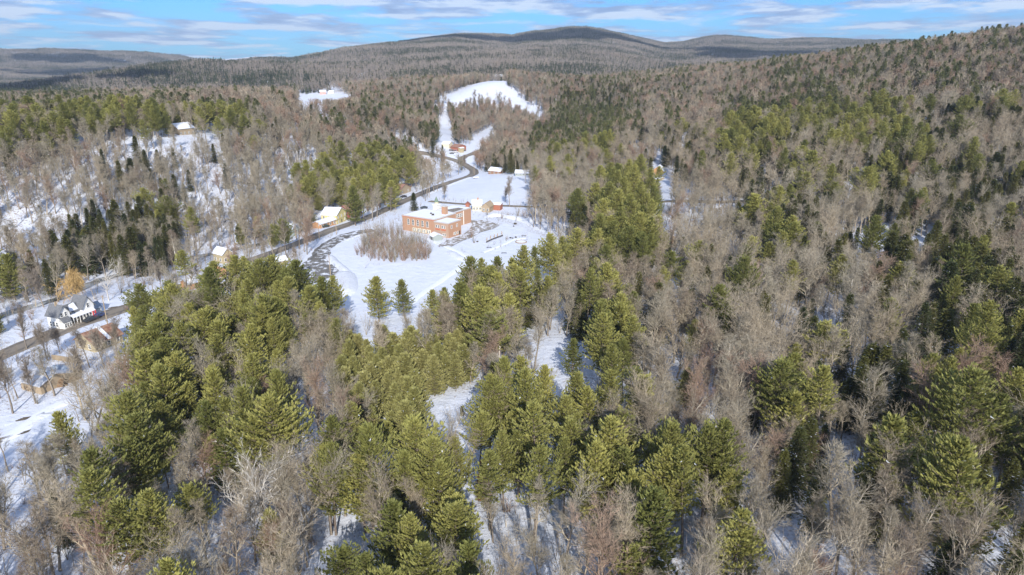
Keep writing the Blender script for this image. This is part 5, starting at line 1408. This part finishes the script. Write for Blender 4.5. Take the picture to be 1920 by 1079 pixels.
def label_trees(rows):
    """rows: (tree, u, v) -> label, group. Ones that stand out by place say so, the others are told by their neighbour."""
    byz = {}
    for i, (t, u, v) in enumerate(rows):
        z = next((w for a, b, c, d, w in ZONES if a <= u < c and b <= v < d), 'cut by the picture edge')
        byz.setdefault((KW[t[0]][0], z), []).append(i)
    out = {}; A = np.array([(q[0], q[1]) for q in SEEN]); used = set()
    for (kw, z), ids in byz.items():
        g = f'{kw}s {z}'
        byadj = {}
        for i in ids: byadj.setdefault(ADJ[rows[i][0][0]][rows[i][0][1]], []).append(i)
        for adj, js in byadj.items():
            free = list(js)
            def take(key, word):
                if len(free) < 2: return
                b = min(free, key=key); free.remove(b); out[b] = (f'{word} {adj} {kw} {z}', g)
            if len(js) > 1:
                take(lambda i: rows[i][1], 'leftmost'); take(lambda i: -rows[i][1], 'rightmost')
                take(lambda i: -rows[i][2], 'nearest'); take(lambda i: rows[i][2], 'farthest')
                for i in free:
                    u, v = rows[i][1], rows[i][2]; d = np.hypot(A[:, 0] - u, A[:, 1] - v); best = None
                    for j in np.argsort(d)[1:9]:
                        du, dv = A[j, 0] - u, A[j, 1] - v
                        side = ('left of' if du > 0 else 'right of') if abs(du) > abs(dv) else ('behind' if dv > 0 else 'before')
                        lab = f'{adj} {kw} {side} {SEEN[j][2]} {z}'
                        if best is None: best = lab
                        if lab not in used: best = lab; break
                    used.add(best); out[i] = (best, g)
            else: out[js[0]] = (f'the only {adj} {kw} {z}', g)
    return out
STUFF = {'pine': [], 'hemlock': [], 'bare': []}; TOPS = []
for fam, kinds in (('pine', ('pine', 'young')), ('hemlock', ('hemlock',)), ('bare', ('bare',))):
    L = [t for t in TREES if t[0] in kinds]
    def size(t):
        d = math.hypot(t[2], t[3]); u, v = proj(t[2], t[3], t[4] + t[5] * .6)
        s = t[5] / d
        if not (-30 < u < 1950 and v < 1110): s *= .05
        if t[8]: s += 9
        return s
    L.sort(key=size, reverse=True)
    top, rest = L[:296], L[296:]
    rows = [(t, *map(float, proj(t[2], t[3], t[4] + t[5] * .6))) for t in top]
    TOPS.append(rows)
    for t, u, v in rows: SEEN.append((u, v, ('an ' if ADJ[t[0]][t[1]][0] in 'aeiou' else 'a ') + ADJ[t[0]][t[1]] + ' ' + {'pine': 'pine', 'young': 'young pine', 'hemlock': 'hemlock', 'bare': 'bare tree'}[t[0]]))
    STUFF[fam] += rest
    print(fam, len(top), len(rest))
for rows in TOPS:
    labs = label_trees(rows)
    for i, (t, u, v) in enumerate(rows):
        kind, vi, x, y, z, hh, rot, w, lab = t
        h0, adj, parts = P[kind][vi]
        l, g = labs[i]
        put_tree(parts, KW[kind][1], x, y, z, hh / h0, w, rot, lab or l, 'tree', g)

# ------------------------------------------------------------------ woods as one object each: geometry nodes on a cloud of points
def scatter(name, pts, meshes, kind='stuff'):
    """pts: rows of x, y, z, sx, sz, rx, ry, rz, index"""
    pts = np.asarray(pts, np.float32)
    col = bpy.data.collections.new(name + ' kinds')
    for i, me in enumerate(meshes):
        o = bpy.data.objects.new(f'{name} kind {i:02d}', me); col.objects.link(o)
    me = bpy.data.meshes.new(name); me.vertices.add(len(pts)); me.vertices.foreach_set('co', pts[:, :3].ravel())
    for nm, typ, dat in (('rot', 'FLOAT_VECTOR', pts[:, 5:8]), ('scl', 'FLOAT_VECTOR', pts[:, [3, 3, 4]])):
        a = me.attributes.new(nm, typ, 'POINT'); a.data.foreach_set('vector', np.ascontiguousarray(dat).ravel())
    a = me.attributes.new('kind_no', 'INT', 'POINT'); a.data.foreach_set('value', pts[:, 8].astype(np.int32))
    o = link(name, me); tag(o, kind=kind)
    ng = bpy.data.node_groups.new(name, 'GeometryNodeTree')
    ng.interface.new_socket('Geometry', in_out='INPUT', socket_type='NodeSocketGeometry')
    ng.interface.new_socket('Geometry', in_out='OUTPUT', socket_type='NodeSocketGeometry')
    N = ng.nodes; L = ng.links
    gi = N.new('NodeGroupInput'); go = N.new('NodeGroupOutput')
    ci = N.new('GeometryNodeCollectionInfo'); ci.inputs['Collection'].default_value = col
    ci.inputs['Separate Children'].default_value = True; ci.inputs['Reset Children'].default_value = True
    ip = N.new('GeometryNodeInstanceOnPoints'); ip.inputs['Pick Instance'].default_value = True
    def na(n, t):
        x = N.new('GeometryNodeInputNamedAttribute'); x.data_type = t; x.inputs['Name'].default_value = n; return x.outputs['Attribute']
    L.new(gi.outputs[0], ip.inputs['Points']); L.new(ci.outputs[0], ip.inputs['Instance'])
    L.new(na('kind_no', 'INT'), ip.inputs['Instance Index'])
    e2r = N.new('FunctionNodeEulerToRotation'); L.new(na('rot', 'FLOAT_VECTOR'), e2r.inputs[0]); L.new(e2r.outputs[0], ip.inputs['Rotation'])
    L.new(na('scl', 'FLOAT_VECTOR'), ip.inputs['Scale']); L.new(ip.outputs[0], go.inputs[0])
    md = o.modifiers.new('scatter', 'NODES'); md.node_group = ng
    return o
def rowsof(L, idx_of, href):
    return [(t[2], t[3], t[4], t[5] / href(t) * t[7], t[5] / href(t), 0, 0, t[6], idx_of(t)) for t in L]
MID0, MID1 = NEAR, 1350
def midplant(kind, cell, dens, hr, jit=9):
    X, Y, Z, h = plant(kind, cell, MID0, MID1, dens, jit, hr)
    n = len(LOW[kind]); i = nr.randint(0, n, len(X)); hh = np.array([q[0] for q in LOW[kind]])[i]
    w = nr.uniform(.9, 1.3, len(X))
    return [(x, y, z, s * ww, s, 0, 0, r, k) for x, y, z, s, ww, r, k in zip(X, Y, Z, h / hh, w, nr.uniform(0, 6.28, len(X)), i)]
mp_ = midplant('pine', 7.5, {'P': .85, 'p': .42, 'H': .12, 'h': .16, 'D': .06, 's': .03, 'd': .03}, (14, 21))
mh_ = midplant('hemlock', 6.8, {'H': .85, 'h': .34, 'P': .12, 'p': .1, 'D': .07, 's': .04}, (10, 17))
mb_ = midplant('bare', 5.6, {'D': .95, 'd': .8, 's': .7, 'p': .6, 'h': .7, 'H': .25, 'P': .2, 'B': .3}, (11, 16))
print('mid', len(mp_), len(mh_), len(mb_))
for fam, low, mid, nm in (('pine', 'pine', mp_, 'pine_wood'), ('hemlock', 'hemlock', mh_, 'hemlock_wood'), ('bare', 'bare', mb_, 'bare_wood')):
    kinds = ('pine', 'young') if fam == 'pine' else (fam,)
    meshes = []; base = {}; hs = {}
    for k in kinds:
        base[k] = len(meshes); meshes += WHOLE[k]; hs[k] = [q[0] for q in P[k]]
    nl = len(meshes); meshes += [q[1] for q in LOW[low]]
    rows = rowsof(STUFF[fam], lambda t: base[t[0]] + t[1], lambda t: hs[t[0]][t[1]]) + [(*m[:8], m[8] + nl) for m in mid]
    scatter(nm, rows, meshes)
# underbrush and saplings through the near woods
X, Y, Z = candidates(3.6, 55, 520)
u, v = proj(X, Y, Z + 1.5); k = klass(u, v, 12)
pr = np.zeros(len(X))
for c, p in {'D': .55, 'd': .8, 's': .5, 'p': .45, 'h': .4, 'H': .15, 'P': .15, 'B': .8, 'F': .2, 'S': .0}.items(): pr[k == ord(c)] = p
pr *= .35 + 1.1 * np.clip(.5 + .6 * _fbm(X / 9, Y / 9, 21, 3), 0, 1)
pr[(u < 800) & (v < 470) & (k == ord('s'))] *= .6
ok = (nr.rand(len(X)) < pr) & (u > -80) & (u < 2000) & (v < 1200)
X, Y, Z = X[ok], Y[ok], Z[ok]; ok = free_ground(X, Y, .6) & free_view(X, Y, Z, np.full(len(X), 3.0)); X, Y, Z = X[ok], Y[ok], Z[ok]
s = nr.uniform(.55, 1.15, len(X))
# weeds and brush creeping in along the edges of the fields
EX, EY, EZ = candidates(1.7, 120, 520); near = np.zeros(len(EX), bool)
for k_, P_ in FIELDS.items():
    if k_ in ('lot', 'mound', 'farfield'): continue
    near |= dseg(EX, EY, P_ + [P_[0]]) < 2.6
for ln, w_ in ROADS.values(): near |= (dseg(EX, EY, ln) < w_ / 2 + 3.2)
for ln, w_ in ROADS.values(): near &= (dseg(EX, EY, ln) > w_ / 2 + .7)
near &= (nr.rand(len(EX)) < .30 * np.clip(.5 + _fbm(EX / 12, EY / 12, 61, 2), 0, 1.6)) & ~inpoly(EX, EY, LOT)
for bx_, by_, br_ in BLDG: near &= np.hypot(EX - bx_, EY - by_) > br_
EX, EY, EZ = EX[near], EY[near], EZ[near]; X = np.concatenate([X, EX]); Y = np.concatenate([Y, EY]); Z = np.concatenate([Z, EZ]); s = np.concatenate([s, nr.uniform(.18, .5, len(EX))])
scatter('underbrush', np.stack([X, Y, Z - .1, s, s, X * 0, X * 0, nr.uniform(0, 6.28, len(X)), nr.choice(9, len(X), p=[.10,.10,.14,.08,.13,.08,.14,.12,.11])], 1), BRUSH)
print('brush', len(X))
# thicket in front of the school
TH_ = at_many([(672,468),(690,446),(720,436),(752,438),(770,452),(800,462),(812,475),(806,488),(780,492),(735,492),(690,489),(668,480)])
px_ = np.array(TH_); X, Y = np.meshgrid(np.arange(px_[:, 0].min(), px_[:, 0].max(), 2.3), np.arange(px_[:, 1].min(), px_[:, 1].max(), 2.3))
X = X.ravel() + nr.uniform(-.9, .9, X.size); Y = Y.ravel() + nr.uniform(-.9, .9, Y.size); k = inpoly(X + 1.6 * _fbm(X / 4, Y / 4, 51, 2), Y + 1.6 * _fbm(X / 4, Y / 4, 52, 2), TH_) & (_fbm(X / 5, Y / 5, 53, 2) > -.75); X, Y = X[k], Y[k]; Z = H(X, Y)
s = nr.uniform(.5, 1.35, len(X)) * np.clip(1 + .35 * _fbm(X / 6, Y / 6, 54, 2), .5, 1.5)
scatter('thicket', np.stack([X, Y, Z, s * 1.2, s * 1.35, X * 0, X * 0, nr.uniform(0, 6.28, len(X)), nr.choice([1, 0, 5, 0, 3, 0, 2, 7], len(X))], 1), BRUSH)
# far hills: patches of wood, turned to lie with the slope
X, Y, Z = candidates(27.0, MID1 - 10, 5400, 41)
u, v = proj(X, Y, Z + 9); k = klass(u, v, 10)
con = np.zeros(len(X))
for c, p in {'D': 1.6, 'd': 1.4, 's': 1.4, 'p': 3.3, 'h': 2.3, 'H': 5.6, 'P': 5.5, 'S': 1}.items(): con[k == ord(c)] = p
cl = _fbm(X / 130, Y / 70, 31, 4)
con = con + cl * 2.4 + nr.normal(0, .7, len(X)) - .4
idx = np.clip(np.round(con), 0, 6).astype(int)
idx = np.where((idx == 0) & (nr.rand(len(X)) < .4), 7, idx)
ok = np.ones(len(X), bool)
for P_ in FIELDS.values(): ok &= ~inpoly(X, Y, P_)
ok &= ~((nr.rand(len(X)) < .0))
X, Y, Z, idx = X[ok], Y[ok], Z[ok], idx[ok]
e = 12.0; gx = (H(X + e, Y) - H(X - e, Y)) / (2 * e); gy = (H(X, Y + e) - H(X, Y - e)) / (2 * e)
rz = nr.randint(0, 4, len(X)) * math.pi / 2
# tilt: euler XYZ with rz first needs the slope seen in the patch's own frame
c_, s_ = np.cos(rz), np.sin(rz); lx = gx * c_ + gy * s_; ly = -gx * s_ + gy * c_
R_ = []
for a, b, r in zip(lx, ly, rz):
    n = Vector((-a, -b, 1)).normalized(); q = Vector((0, 0, 1)).rotation_difference(n)
    m = Matrix.Rotation(r, 3, 'Z') @ q.to_matrix(); eu = m.to_euler(); R_.append(tuple(eu))
R_ = np.array(R_); s = nr.uniform(.9, 1.1, len(X))
scatter('distant_forest', np.stack([X, Y, Z - .5, s, s * nr.uniform(.85, 1.15, len(X)), R_[:, 0], R_[:, 1], R_[:, 2], idx], 1), PATCH)
print('patches', len(X))
# ------------------------------------------------------------------ the clouds whose shade lies on the far hills
M_cloud = mat('cloud', (0.85, 0.86, 0.9), 1.0, 0.0)
def cloud(u, v, Y, rx, ry, seed, alt=950):
    rx *= 1.2; ry *= 1.3
    r = ray(u, v); t = Y / r[1]; p = Vector((r[0] * t, Y, CAMZ + r[2] * t)); k = (alt - p.z) / S.z; c = p + S * k
    R = random.Random(seed); bm = bmesh.new()
    for i in range(16):
        a = R.uniform(0, 6.28); q = R.uniform(0, .8) ** .7; s_ = (1 - q) * .6 + .3
        m = Matrix.Translation((math.cos(a) * rx * q, math.sin(a) * ry * q, R.uniform(0, 30))) @ Matrix.Diagonal((rx * .45 * s_, ry * .5 * s_, 70 * s_, 1))
        bmesh.ops.create_icosphere(bm, subdivisions=3, radius=1, matrix=m)
    for w in bm.verts: w.co += Vector((R.uniform(-1, 1), R.uniform(-1, 1), R.uniform(-1, 1))) * 9
    me = bpy.data.meshes.new('cloud'); bm.to_mesh(me); bm.free(); me.materials.append(M_cloud)
    me.polygons.foreach_set('use_smooth', np.ones(len(me.polygons), bool))
    tag(link('cloud', me, None, c), kind='structure')
cloud(190, 124, 3500, 420, 260, 1)
cloud(900, 74, 3300, 480, 200, 2); cloud(1080, 72, 3450, 520, 230, 3); cloud(1190, 80, 3550, 300, 160, 4)
cloud(1440, 112, 3100, 420, 320, 5)
cloud(30, 178, 1400, 300, 110, 6); cloud(120, 112, 4200, 300, 160, 7); cloud(1300, 104, 3400, 260, 130, 8)
# ------------------------------------------------------------------ the air
def haze():
    me = MB().box(-9000, -900, -60, 9000, 9500, 480).mesh('haze', None) if False else mesh_from('haze', *(lambda b: (b.V, b.F))(MB().box(-9000, -900, -60, 9000, 9500, 480)))
    m = bpy.data.materials.new('air'); m.use_nodes = True; nt = m.node_tree; nt.nodes.clear()
    o = nt.nodes.new('ShaderNodeOutputMaterial'); v = nt.nodes.new('ShaderNodeVolumePrincipled')
    v.inputs['Density'].default_value = 0.00008; v.inputs['Color'].default_value = (0.74, 0.86, 1.0, 1); v.inputs['Anisotropy'].default_value = 0.2
    nt.links.new(v.outputs[0], o.inputs['Volume']); me.materials.append(m)
    tag(link('haze', me), kind='stuff')
haze()
